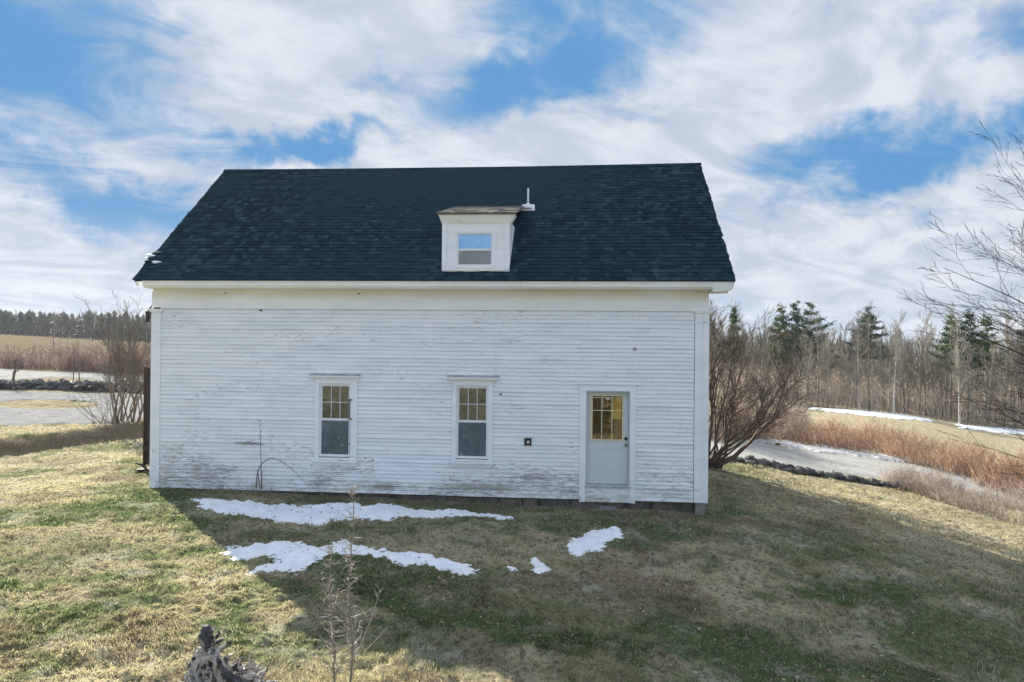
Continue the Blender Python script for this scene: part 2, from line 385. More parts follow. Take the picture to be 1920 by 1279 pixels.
# ------------------------------------------------------------------ lawn colouring (attributes shared by the ground and the grass)
GREEN_SPOTS = [(250,925,60,26,.75),(60,1050,150,60,.5),(1200,1190,320,60,.65),(1600,1110,90,40,.5),(1500,1230,200,50,.5),(330,945,50,60,.6),(470,1160,100,40,.4),(1370,940,40,22,.8),(900,1150,200,60,.35),(330,925,60,20,.9)]
GS = [(hit(px, py)[:2], ray(px, py), sx, sy, k) for (px, py, sx, sy, k) in GREEN_SPOTS]
def lawn_attr(x, y):
    g = fbm(x*.35+3, y*.5, 11, 4, .55); g2 = fbm(x*1.7, y*2.3, 23, 3, .6)
    gr = sstep(.44, .68, g*.6+g2*.45)*.85
    d = np.hypot(x, y)
    for (c, r, sx, sy, k) in GS:
        dd = np.hypot(*c); ca = c[0]/dd, c[1]/dd
        rad = (x-c[0])*ca[0] + (y-c[1])*ca[1]; tan_ = (x-c[0])*ca[1] - (y-c[1])*ca[0]
        sr = sy/1280*dd*dd/3.4; st = sx/1280*dd
        gr = gr + k*np.exp(-(rad/sr)**2-(tan_/st)**2)*(.4+1.0*g2)
    br = sstep(.45, .72, fbm(x*.8+40, y*.8+11, 31, 4, .6))
    gr = gr*(1-sstep(26, 50, d)*.75)*(1-.6*sstep(4.5, 7, x)*sstep(11, 15, y)); br = br*(1-.7*sstep(4.5, 7, x)*sstep(11, 15, y))
    return np.clip(gr, 0, 1), br
def lawn_color(t, gain=1.0, blade=False):
    gr = t.attr('green'); br = t.attr('brown'); co = t.pos()
    n = t.noise(co, 9, 5, .7); n2 = t.noise(t.vmath('ADD', co, (5, 5, 5)), 2.2, 4, .6)
    k = gain
    straw = t.mix(n, (.40*k, .335*k, .205*k), (.60*k, .54*k, .38*k))
    thatch = t.mix(n, (.16*k, .122*k, .092*k), (.33*k, .27*k, .20*k))
    green = t.mix(n2, (.05*k, .100*k, .045*k), (.19*k, .235*k, .095*k))
    c = t.mix(t.math('MULTIPLY', br, .75), straw, thatch)
    c = t.mix(gr, c, green)
    c = t.mix(t.math('MULTIPLY', t.ramp(t.noise(t.vmath('ADD', co, (9, 2, 4)), 1.3, 5, .7), .52, .66), .55), c, (.50*k, .49*k, .41*k))
    c = t.mix(t.math('MULTIPLY', t.ramp(t.noise(t.vmath('ADD', co, (1, 7, 4)), 3.6, 5, .7), .55, .68), .65), c, (.10*k, .085*k, .06*k))
    if blade:
        r = t.attr('rnd')
        c = t.mix(t.ramp(r, .80, .82, 0, .8), c, (.50*k, .46*k, .34*k))
        c = t.mix(t.ramp(r, .16, .14, 0, .65), c, (.09, .12, .05))
    return c
def ground_mat():
    m = bpy.data.materials.new('winter_lawn'); m.use_nodes = True; t = NT(m.node_tree); p = t.n['Principled BSDF']
    c = lawn_color(t, .86); co = t.pos()
    dk = t.ramp(t.noise(co, 11, 5, .7), .46, .62); c = t.mix(t.math('MULTIPLY', dk, .8), c, (.075, .06, .04))
    bare = t.attr('bare'); c = t.mix(bare, c, t.mix(t.noise(co, 5, 5, .7), (.09, .072, .045), (.21, .175, .11)))
    t.set(p.inputs['Base Color'], c); p.inputs['Roughness'].default_value = .95; p.inputs['Specular IOR Level'].default_value = 0
    b = t.add('ShaderNodeBump'); b.inputs['Strength'].default_value = .9; b.inputs['Distance'].default_value = .05
    t.set(b.inputs['Height'], t.noise(co, 22, 5, .75)); t.set(p.inputs['Normal'], b.outputs[0])
    return m
def blade_mat():
    m = bpy.data.materials.new('grass_blades'); m.use_nodes = True; t = NT(m.node_tree); t.n.clear()
    c = lawn_color(t, 1.1, True)
    d = t.add('ShaderNodeBsdfDiffuse'); t.set(d.inputs[0], c)
    tr = t.add('ShaderNodeBsdfTranslucent'); t.set(tr.inputs[0], t.mix(1.0, c, (1.02, 1.03, .86), 'MULTIPLY'))
    mx = t.add('ShaderNodeMixShader'); mx.inputs[0].default_value = .42; t.l.new(d.outputs[0], mx.inputs[1]); t.l.new(tr.outputs[0], mx.inputs[2])
    o = t.add('ShaderNodeOutputMaterial'); t.l.new(mx.outputs[0], o.inputs[0]); return m
def stem_mat(name, cols, rough=.9):
    m = bpy.data.materials.new(name); m.use_nodes = True; t = NT(m.node_tree); p = t.n['Principled BSDF']
    r = t.attr('rnd'); c = t.mix(t.ramp(r, 0, .5, 0, 1, False), cols[0], cols[1]); c = t.mix(t.ramp(r, .5, 1, 0, 1, False), c, cols[2])
    t.set(p.inputs['Base Color'], c); p.inputs['Roughness'].default_value = rough; p.inputs['Specular IOR Level'].default_value = .2; return m

M_GROUND = ground_mat(); M_BLADE = blade_mat()
M_ROAD = mat('pale_salted_asphalt', (.28, .28, .262), .9, var=(.35, .35, .33), vscale=.8, bump=.2, bscale=40, var2=(.18, .18, .17), v2scale=2.2, v2lo=.5, v2hi=.8, spec=0)
M_GRAVEL = mat('pale_gravel', (.20, .202, .20), .95, var=(.28, .282, .282), vscale=1.5, bump=.9, bscale=25, var2=(.09, .09, .088), v2scale=9, v2lo=.5, v2hi=.75, spec=0)
M_SNOW = mat('old_snow', (.80, .83, .86), .7, var=(.70, .74, .79), vscale=5, bump=.6, bscale=16, var2=(.36, .34, .30), v2scale=26, v2lo=.60, v2hi=.72)
M_DSNOW = mat('dirty_snow', (.55, .56, .57), .8, var=(.20, .19, .18), vscale=7, bump=.8, bscale=12)
M_STONE = mat('dark_field_stone', (.05, .05, .048), .9, var=(.15, .145, .135), vscale=3, bump=.6, bscale=9)
M_BARK = mat('grey_brown_bark', (.15, .125, .10), .95, var=(.27, .235, .195), vscale=3, bump=.6, bscale=22, obj=True)
M_BARKL = mat('pale_grey_bark', (.36, .33, .29), .95, var=(.22, .20, .17), vscale=2.2, bump=.4, bscale=16, obj=True)
M_BIRCH = mat('white_birch_bark', (.50, .48, .44), .8, var=(.26, .24, .21), vscale=2, obj=True)
M_TWIG = mat('dark_brown_twigs', (.10, .075, .055), .9, var=(.19, .145, .11), vscale=3, obj=True)
M_TWIGL = mat('grey_twigs', (.29, .27, .22), .9, var=(.18, .165, .135), vscale=.7, obj=True)
M_TWIGM = mat('brown_grey_twigs', (.18, .155, .125), .9, var=(.25, .22, .175), vscale=.7, obj=True)
M_TWIGG = mat('dull_brown_twigs', (.14, .12, .10), .9, var=(.20, .17, .14), vscale=2, obj=True)
M_TWIGW = mat('silvery_twigs', (.50, .46, .40), .8, var=(.20, .16, .13), vscale=9, obj=True)
M_NEEDLE = mat('pine_needles', (.05, .095, .035), .8, var=(.11, .15, .055), vscale=.8, obj=True)
M_NEEDLED = mat('dark_spruce_needles', (.025, .055, .032), .8, var=(.06, .10, .045), vscale=.8, obj=True)
M_FAR = mat('far_woodland', (.03, .055, .038), .95, var=(.15, .125, .10), vscale=.045, var2=(.06, .085, .04), v2scale=.12)
M_WEATH = mat('weathered_grey_wood', (.30, .275, .24), .95, var=(.62, .59, .54), vscale=12, bump=1.0, bscale=40, stretch=(1.6, 1.6, .7), var2=(.06, .05, .045), v2scale=13, v2lo=.5, v2hi=.6)
M_CHAR = mat('blackened_wood_and_hollow', (.035, .035, .04), .8, var=(.09, .09, .095), vscale=8, bump=.8, bscale=20)
M_BRUSHR = stem_mat('red_brush_stems', [(.16, .075, .05), (.30, .175, .115), (.42, .33, .22)])
M_BRUSHP = stem_mat('pinkish_brown_brush_stems', [(.10, .06, .05), (.24, .15, .12), (.42, .34, .27)])
M_WEED = stem_mat('tan_grey_weed_stems', [(.17, .12, .09), (.30, .24, .18), (.42, .38, .31)])

# ================================================================== THE GROUND
def macro_ground():
    fr = np.concatenate([np.linspace(-180, -60, 60, endpoint=False), np.linspace(-60, 60, 620, endpoint=False), np.linspace(60, 180, 60, endpoint=False)])
    az = np.radians(fr); rr = np.concatenate([[0.4], np.exp(np.linspace(log(1.5), log(60), 470)), np.exp(np.linspace(log(60.8), log(600), 100))])
    A, Rr = np.meshgrid(az, rr); X = Rr*np.sin(A); Y = Rr*np.cos(A)
    return X, Y, len(az), len(rr)
ROADL = []                      # centre line of the road, left to right
for (n_, f_) in [((1345,853),(1380,820)), ((1500,878),(1500,838)), ((1600,893),(1600,852)), ((1700,907),(1700,868)), ((1920,950),(1920,905))]:
    a, b = hit(*n_), hit(*f_); ROADL.append((a[:2], b[:2]))
lf = [(hit(-150,714)[:2], hit(-150,690)[:2]), (hit(0,714)[:2], hit(0,691)[:2]), (hit(200,719)[:2], hit(200,702)[:2])]
ROADS = lf + ROADL + [((22.5, 19.5), (24.5, 25.5)), ((34, 16.5), (36, 22.5))]
road_near = np.array([p[0] for p in ROADS]); road_far = np.array([p[1] for p in ROADS])
def catm(P, n):
    P = np.vstack([2*P[0]-P[1], P, 2*P[-1]-P[-2]]); out = []
    for i in range(1, len(P)-2):
        for t in np.linspace(0, 1, n, endpoint=False):
            out.append(.5*((2*P[i]) + (-P[i-1]+P[i+1])*t + (2*P[i-1]-5*P[i]+4*P[i+1]-P[i+2])*t*t + (-P[i-1]+3*P[i]-3*P[i+1]+P[i+2])*t**3))
    out.append(P[-2]); return np.array(out)
RN, RF = catm(road_near, 30), catm(road_far, 30)
RC = (RN+RF)/2
def road_dist(x, y):
    d = np.full(np.shape(x), 1e9)
    for p in RC[::3]: d = np.minimum(d, np.hypot(x-p[0], y-p[1]))
    return d
def micro(x, y):
    d = np.hypot(x, y); k = (1-sstep(28, 60, d))
    inh = ((x > -9.7) & (x < 3.1) & (y > 14.4) & (y < 22.4))
    m = (fbm(x*2.6, y*2.6, 3, 4, .6)-.5)*.15 + (fbm(x*8, y*8, 8, 2, .6)-.5)*.085 + (fbm(x*.5, y*.5, 77, 2)-.5)*.10
    return np.where(inh, 0, m*k)
X, Y, na, nr = macro_ground()
xf, yf = X.ravel(), Y.ravel()
Zg = terr(xf, yf)
rdist = road_dist(xf, yf)
Zg = Zg + micro(xf, yf)*sstep(3.2, 4.5, rdist)
gidx = np.arange(na*nr).reshape(nr, na)
a_ = gidx[:-1, :]; b_ = np.roll(gidx, -1, 1)[:-1, :]; c_ = np.roll(gidx, -1, 1)[1:, :]; d_ = gidx[1:, :]
Fq = np.stack([a_, d_, c_, b_], -1).reshape(-1)
gr_, br_ = lawn_attr(xf, yf)
bd = bankd(xf, yf)
bare = np.clip(np.exp(-((bd+.35)/.55)**2)*(1-sstep(-4, 0, xf))*1.0, 0, 1)
bare = np.maximum(bare, np.exp(-((rdist-3.9)/.5)**2)*.5)
bare = np.maximum(bare, .95*sstep(48, 70, np.hypot(xf, yf))*(xf < 2)); bare = np.maximum(bare, .8*sstep(.55, 1.0, (1-sstep(0, .7, np.abs(yf-14.55)))*((xf > -9.4) & (xf < 4.6))))
ground = np_mesh('ground', np.stack([xf, yf, Zg], 1), Fq, 4, M_GROUND, {'green': gr_, 'brown': br_, 'bare': bare}, True)
tag(ground, kind='structure')

# sheets laid over the ground -------------------------------------------------
def strip(name, A, B, m, lift=.05, nc=10, thick=None):
    V = []; n = len(A)
    for j in range(nc+1):
        t = j/nc; P = A*(1-t)+B*t; z = terr(P[:, 0], P[:, 1])+lift
        z = z - (.10 if j in (0, nc) else 0); V.append(np.stack([P[:, 0], P[:, 1], z], 1))
    V = np.array(V).reshape(-1, 3); F = []
    for j in range(nc):
        for i in range(n-1): F += [j*n+i, j*n+i+1, (j+1)*n+i+1, (j+1)*n+i]
    return np_mesh(name, V, F, 4, m, None, True)
tag(strip('road', RN, RF, M_ROAD), kind='structure')
def field_patch(name, m, inside, x0, x1, y0, y1, st, lift, thick=0.0, edge=.5, seed=1, kind='structure', base_off=-.03):
    """a sheet whose outline is where inside(x,y)>0; thickness grows inwards"""
    nx = int((x1-x0)/st)+1; ny = int((y1-y0)/st)+1
    gx, gy = np.meshgrid(np.linspace(x0, x1, nx), np.linspace(y0, y1, ny)); fx, fy = gx.ravel(), gy.ravel()
    s = inside(fx, fy)
    z = terr(fx, fy)+micro(fx, fy)*sstep(3.2, 4.5, road_dist(fx, fy))*(1 if thick else .0) + lift
    h = thick*np.clip(s/edge, -1.2, 1)**1 if thick else 0
    if thick: z = z + (fbm(fx*6, fy*6, 88, 4, .6)-.5)*min(.03, thick*.6)*np.clip(s/edge*2, 0, 1)
    z = z + h + (base_off if thick else 0) - (0 if thick else .10*(1-sstep(.0, .45, s)))
    keep = (s > (-.25*edge if thick else 0)).reshape(ny, nx)
    idx = np.arange(nx*ny).reshape(ny, nx)
    k = keep[:-1, :-1] & keep[1:, :-1] & keep[:-1, 1:] & keep[1:, 1:]
    F = np.stack([idx[:-1, :-1][k], idx[:-1, 1:][k], idx[1:, 1:][k], idx[1:, :-1][k]], -1)
    used = np.unique(F); mp = np.zeros(nx*ny, int); mp[used] = np.arange(len(used))
    V = np.stack([fx, fy, z], 1)[used]
    org = V.mean(0); 
    o = np_mesh(name, V-org, mp[F].ravel(), 4, m, None, True); o.location = org
    return o
def ell_px(px, py, wx_, wy_):      # ellipse on the ground, given in the picture
    c = np.array(hit(px, py)[:2]); l = np.array(hit(px+wx_, py)[:2])-c; n_ = np.array(hit(px, py+wy_)[:2])-c
    Mi = np.linalg.inv(np.stack([l, n_], 1))
    def f(x, y):
        u = Mi[0, 0]*(x-c[0])+Mi[0, 1]*(y-c[1]); v = Mi[1, 0]*(x-c[0])+Mi[1, 1]*(y-c[1])
        return 1-np.sqrt(u*u+v*v)
    return f, c
def poly_sd(poly):
    P = np.array(poly)
    def f(x, y):
        d = np.full(np.shape(x), 1e9); ins = np.zeros(np.shape(x), bool)
        for i in range(len(P)):
            x0, y0 = P[i]; x1, y1 = P[(i+1) % len(P)]; dx, dy = x1-x0, y1-y0
            t = np.clip(((x-x0)*dx+(y-y0)*dy)/(dx*dx+dy*dy), 0, 1); d = np.minimum(d, np.hypot(x-x0-t*dx, y-y0-t*dy))
            c = ((y0 > y) != (y1 > y)); xi = (x1-x0)*(y-y0)/(y1-y0 if y1 != y0 else 1e-9)+x0
            ins ^= (c & (x < xi))
        return np.where(ins, d, -d)
    return f
gp = [hit(-260, 812)[:2], hit(0, 801)[:2], hit(110, 797)[:2], hit(200, 795)[:2], hit(262, 790)[:2], hit(330, 775)[:2], hit(330, 742)[:2], hit(200, 737)[:2], hit(0, 733)[:2], hit(-260, 728)[:2]]
gf = poly_sd(gp); isl, isc = ell_px(86, 759, 93, 8.5)
g2 = ell_px(95, 731, 38, 2.5)[0]
gfn = lambda x, y: np.minimum(np.minimum(gf(x, y) + (fbm(x*.7, y*.7, 9, 3)-.5)*1.2, -isl(x, y)*3), 9)
P_ = np.array(gp)
tag(field_patch('gravel_yard', M_GRAVEL, gfn, P_[:, 0].min()-1, P_[:, 0].max()+1, P_[:, 1].min()-1, P_[:, 1].max()+1, .22, .05), kind='structure')

SNOWF = []
# snow patches: (name outline in the picture)
def snow(poly, label, seed, st=.035, thick=.045, amp=.34, m=M_SNOW, frq=2.4, edge=.22):
    W = [hit(*p)[:2] for p in poly]; f0 = poly_sd(W); A = np.array(W)
    fn = lambda x, y: f0(x, y) + (fbm(x*frq, y*frq, seed, 5, .72)-.5)*amp*1.35 + (fbm(x*frq*4.5, y*frq*4.5, seed+7, 3, .7)-.5)*amp*.55 + .065
    SNOWF.append((fn, A[:, 0].min()-.4, A[:, 0].max()+.4, A[:, 1].min()-.4, A[:, 1].max()+.4))
    o = field_patch('snow_patch', m, fn, A[:, 0].min()-.4, A[:, 0].max()+.4, A[:, 1].min()-.4, A[:, 1].max()+.4, st, .012, thick, edge)
    tag(o, label, 'snow patch', 'patches of old snow left on the ground')
snow([(352,938),(500,940),(700,948),(900,961),(965,968),(965,973),(880,969),(760,972),(700,976),(640,975),(600,985),(520,974),(430,966),(375,955)], 'long thin snow strip lying along the foot of the white wall', 41, amp=.30)
snow([(408,1032),(460,1022),(510,1011),(590,1020),(600,1030),(640,1018),(690,1032),(760,1036),(860,1058),(892,1070),(870,1078),(800,1066),(745,1062),(700,1046),(620,1040),(590,1062),(550,1076),(500,1070),(455,1075),(520,1050),(480,1048),(440,1052)], 'ragged wide snow patch crossing the shaded lawn behind the thin saplings', 43, amp=.32)
snow([(1066,1036),(1072,1012),(1095,996),(1150,992),(1172,1002),(1165,1012),(1132,1016),(1140,1030),(1110,1038),(1085,1045)], 'rounded snow patch on the lawn below the door', 47, amp=.22)
snow([(990,1048),(1006,1046),(1012,1056),(1032,1060),(1030,1074),(1012,1080),(994,1074),(1003,1062)], 'small broken snow patch left of the rounded one', 53, amp=.20, st=.025, thick=.03, edge=.12)
snow([(956,1069),(968,1068),(974,1074),(962,1076)], 'tiny snow scrap at the far left of the small broken patch', 55, amp=.08, st=.02, thick=.02, edge=.07)
snow([(1515,764),(1600,770),(1700,780),(1745,787),(1745,790),(1680,786),(1590,776),(1515,767)], 'long snow strip along the edge of the bare wood', 59, st=.2, amp=2.2, frq=.5, thick=.12, edge=.5)
snow([(1800,797),(1860,801),(1960,810),(1960,818),(1870,811),(1800,803)], 'snow strip at the right edge of the tan field', 61, st=.2, amp=2.0, frq=.5, thick=.12, edge=.5)
sn = np.array([hit(1390+i*(530/14), 815+i*(85/14))[:2] for i in range(15)])
bankP = [(1372,817),(1420,818),(1500,832),(1600,846),(1700,860),(1745,866),(1745,872),(1680,869),(1600,857),(1500,845),(1400,830)]
snow(bankP, 'dirty grey snow bank ploughed up along the far side of the road', 67, st=.10, amp=1.8, frq=1.2, thick=.12, edge=.6, m=M_DSNOW)

# ================================================================== THE HOUSE
XL, XR, YF, YB = -9.46, 2.93, 14.8, 22.2
HZ = 4.45
house = empty('farmhouse', ((XL+XR)/2, YF, 0)); HO = house.location.copy()
tag(house, 'long white clapboard farmhouse with dark slate blue shingle roof and one small dormer', 'house')
def hb(mb, name, m, parent=None, smooth=False): return mb.build(name, m, parent or house, smooth, org=HO)
rnd = random.Random(5)
OPEN = [(-5.62, -4.66, .72, 2.53), (-2.53, -1.65, .76, 2.53), (.24, 1.43, -.05, 2.48)]     # x0,x1,z0,z1 (outer casings)
EXPO = .088
sd = MB()
ncourse = int(4.07/EXPO)+1
for i in range(ncourse):
    z0 = i*EXPO; z1 = min(z0+EXPO+.004, 4.08)
    if z0 >= 4.06: break
    segs = [(XL+.20, XR-.28)]
    zc = (z0+z1)/2
    for (a, b, c, d) in OPEN:
        if z1 > c+.01 and z0 < d-.04:
            ns = []
            for (s0, s1) in segs:
                if b <= s0 or a >= s1: ns.append((s0, s1)); continue
                if a > s0: ns.append((s0, a+.01))
                if b < s1: ns.append((b-.01, s1))
            segs = ns
    for (s0, s1) in segs:
        cuts = [s0]; x = s0 + rnd.uniform(.6, 4)
        while x < s1-.3: cuts.append(x); x += rnd.uniform(1.6, 4.2)
        cuts.append(s1)
        for c0, c1 in zip(cuts[:-1], cuts[1:]):
            lip = .017 + rnd.random()**3*.016; drop = rnd.uniform(-.0025, .0025) - (rnd.random() < .05)*.010
            n = max(2, int((c1-c0)/.45)); i0 = len(sd.v)
            ph = rnd.uniform(0, 9); cup = rnd.uniform(0, .003)
            for k in range(n+1):
                xx = c0 + (c1-c0)*k/n - (.003 if k == n and c1 != s1 else 0)
                wv = .0035*sin(xx*1.1+z0*2.0) + .0015*sin(xx*4+ph) ; wl = lip + cup*sin(xx*5+ph)+.003*sin(xx*2.3+i*.9)
                sd.v += [(xx, YF-wl, z0+drop+wv), (xx, YF-.003, z1+wv), (xx, YF+.004, z0+drop+wv+.002)]
            for k in range(n):
                a = i0+3*k; sd.f += [(a, a+3, a+4, a+1), (a+2, a+5, a+3, a)]
hb(sd, 'siding', M_SIDE)
# sheathing behind the clapboards with the openings left open
sh = MB()
xs = [XL+.02, -5.53, -4.81, -2.45, -1.74, .39, 1.29, XR-.02]
hol = {1: (.79, 2.42), 3: (.82, 2.42), 5: (.3, 2.34)}
for i in range(7):
    if i in hol:
        a, b = hol[i]; sh.box(xs[i], xs[i+1], YF+.006, YF+.10, 0.0, a); sh.box(xs[i], xs[i+1], YF+.006, YF+.10, b, HZ)
    else: sh.box(xs[i], xs[i+1], YF+.006, YF+.10, 0.0, HZ)
hb(sh, 'front_wall', M_INT)
# side and rear walls
for nm, xa, xb, sgn in (('side_wall', XL, XL+.12, -1), ('side_wall', XR-.12, XR, 1)):
    g = MB(); prof = [(YF+.106, 0), (YB-.1, 0), (YB-.1, HZ), (18.5, 7.78), (YF+.106, HZ)]
    g.prism(prof, 'x', xa, xb); hb(g, nm, M_SIDE)
    cl = MB()
    k = 0
    while k*EXPO < 7.6:
        z0 = k*EXPO; k += 1
        if z0 < HZ: ya, yb = YF+.16, YB-.1
        else:
            f = (z0+EXPO-HZ)/(7.78-HZ); ya, yb = YF+.1+f*(18.5-YF-.1), YB-.1-f*(YB-.1-18.5)
            if yb-ya < .2: break
        xo = xa if sgn < 0 else xb
        i0 = len(cl.v); cl.v += [(xo+sgn*.016, ya, z0), (xo+sgn*.016, yb, z0), (xo+sgn*.003, yb, z0+EXPO), (xo+sgn*.003, ya, z0+EXPO), (xo+sgn*.001, ya, z0), (xo+sgn*.001, yb, z0)]
        cl.f += [(i0, i0+1, i0+2, i0+3), (i0+4, i0+5, i0+1, i0)]
    hb(cl, 'siding', M_SIDE)
g = MB(); g.box(XL+.12, XR-.12, YB-.1, YB, 0, HZ); hb(g, 'rear_wall', M_SIDE)
g = MB(); g.box(XL+.12, XR-.12, YF+.12, YB-.12, -.02, .04); hb(g, 'floor', M_INT)
# corner boards, with small capitals
def corner(x0, x1, zt, zb=0.0, cap=True, bead=None):
    c = MB(); c.box(x0, x1, YF-.030, YF+.10, zb, zt)
    hb(c, 'corner_board', M_TRIM)
    if bead:
        c = MB(); c.box(bead[0], bead[1], YF-.040, YF+.06, zb+.002, zt-.003); hb(c, 'corner_bead', M_TRIM)
    if cap:
        k = MB(); k.box(x0-.03, x1+.04, YF-.055, YF+.11, zt, zt+.035); k.box(x0-.05, x1+.07, YF-.075, YF+.11, zt+.035, zt+.065)
        hb(k, 'corner_capital', M_TRIM); k = MB(); k.box(x0-.015, x1+.02, YF-.040, YF+.105, zt-.20, zt-.18)
        hb(k, 'corner_moulding', M_TRIM)
corner(XL-.01, XL+.215, 3.98, -.03, True)
corner(2.66, 2.955, 4.02, 0.0, True, (2.83, 2.87))
# drip board at the bottom of the siding
# frieze and bed moulding
fz = MB(); fz.box(XL-.005, XR+.012, YF-.026, YF+.10, 4.085, HZ); hb(fz, 'frieze_board', M_CREAM)
fz = MB(); fz.box(XL+.21, 2.62, YF-.034, YF-.026, 4.06, 4.088); hb(fz, 'frieze_moulding', M_TRIM)
co = MB()   # cornice: soffit and fascia with a crown profile
co.prism([(YF-.026, 4.45), (YF-.026, 4.49), (YF-.10, 4.50), (14.42, 4.50), (14.40, 4.53), (14.38, 4.545), (14.38, 4.60), (14.35, 4.65), (14.35, 4.675), (YF+.1, 4.90), (YF+.1, 4.45)], 'x', -9.43, 3.34)
hb(co, 'cornice', M_CREAM)
# cornice returns with sloped undersides
cr = MB(); cr.prism([(3.342, 4.66), (3.342, 4.55), (3.22, 4.46), (2.945, 4.44), (2.945, 4.66)], 'y', 14.37, 14.86); hb(cr, 'cornice_return', M_TRIM)
# small wall holes / nails
nh = MB()
for (px, py, s_) in [(424,550,.022),(490,582,.03),(674,551,.025),(939,739,.025),(686,859,.014),(716,550,.012),(700,862,.02)]:
    nh = MB(); x, y, z = onY(px, py, YF); nh.box(x-s_, x+s_, YF-.034, YF-.020, z-s_*.5, z+s_*.5); hb(nh, 'wall_scar', M_DARKMETAL)

# foundation: sill beam shadow gap, rubble and one pale post footing
fd = MB(); r2 = random.Random(9)
x = XL+.1
while x < XR-.2:
    wd = r2.uniform(.35, 1.1); x2 = min(x+wd, XR-.12); yo = r2.uniform(0, .04)
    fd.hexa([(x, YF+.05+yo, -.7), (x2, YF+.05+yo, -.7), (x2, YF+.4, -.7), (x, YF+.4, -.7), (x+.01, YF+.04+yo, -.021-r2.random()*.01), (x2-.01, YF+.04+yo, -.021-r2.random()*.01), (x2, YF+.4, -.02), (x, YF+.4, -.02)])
    x = x2+.002
fd.box(XL+.06, XR-.08, YF+.42, YB-.12, -.8, -.021)
hb(fd, 'foundation', M_FOUND)
fp = MB(); fp.box(2.70, 2.90, YF-.015, YF+.03, -.7, -.006); hb(fp, 'footing', M_CONC); fp = MB(); fp.box(.66, 1.05, YF-.10, YF+.03, -.7, -.13); hb(fp, 'footing', M_CONC)

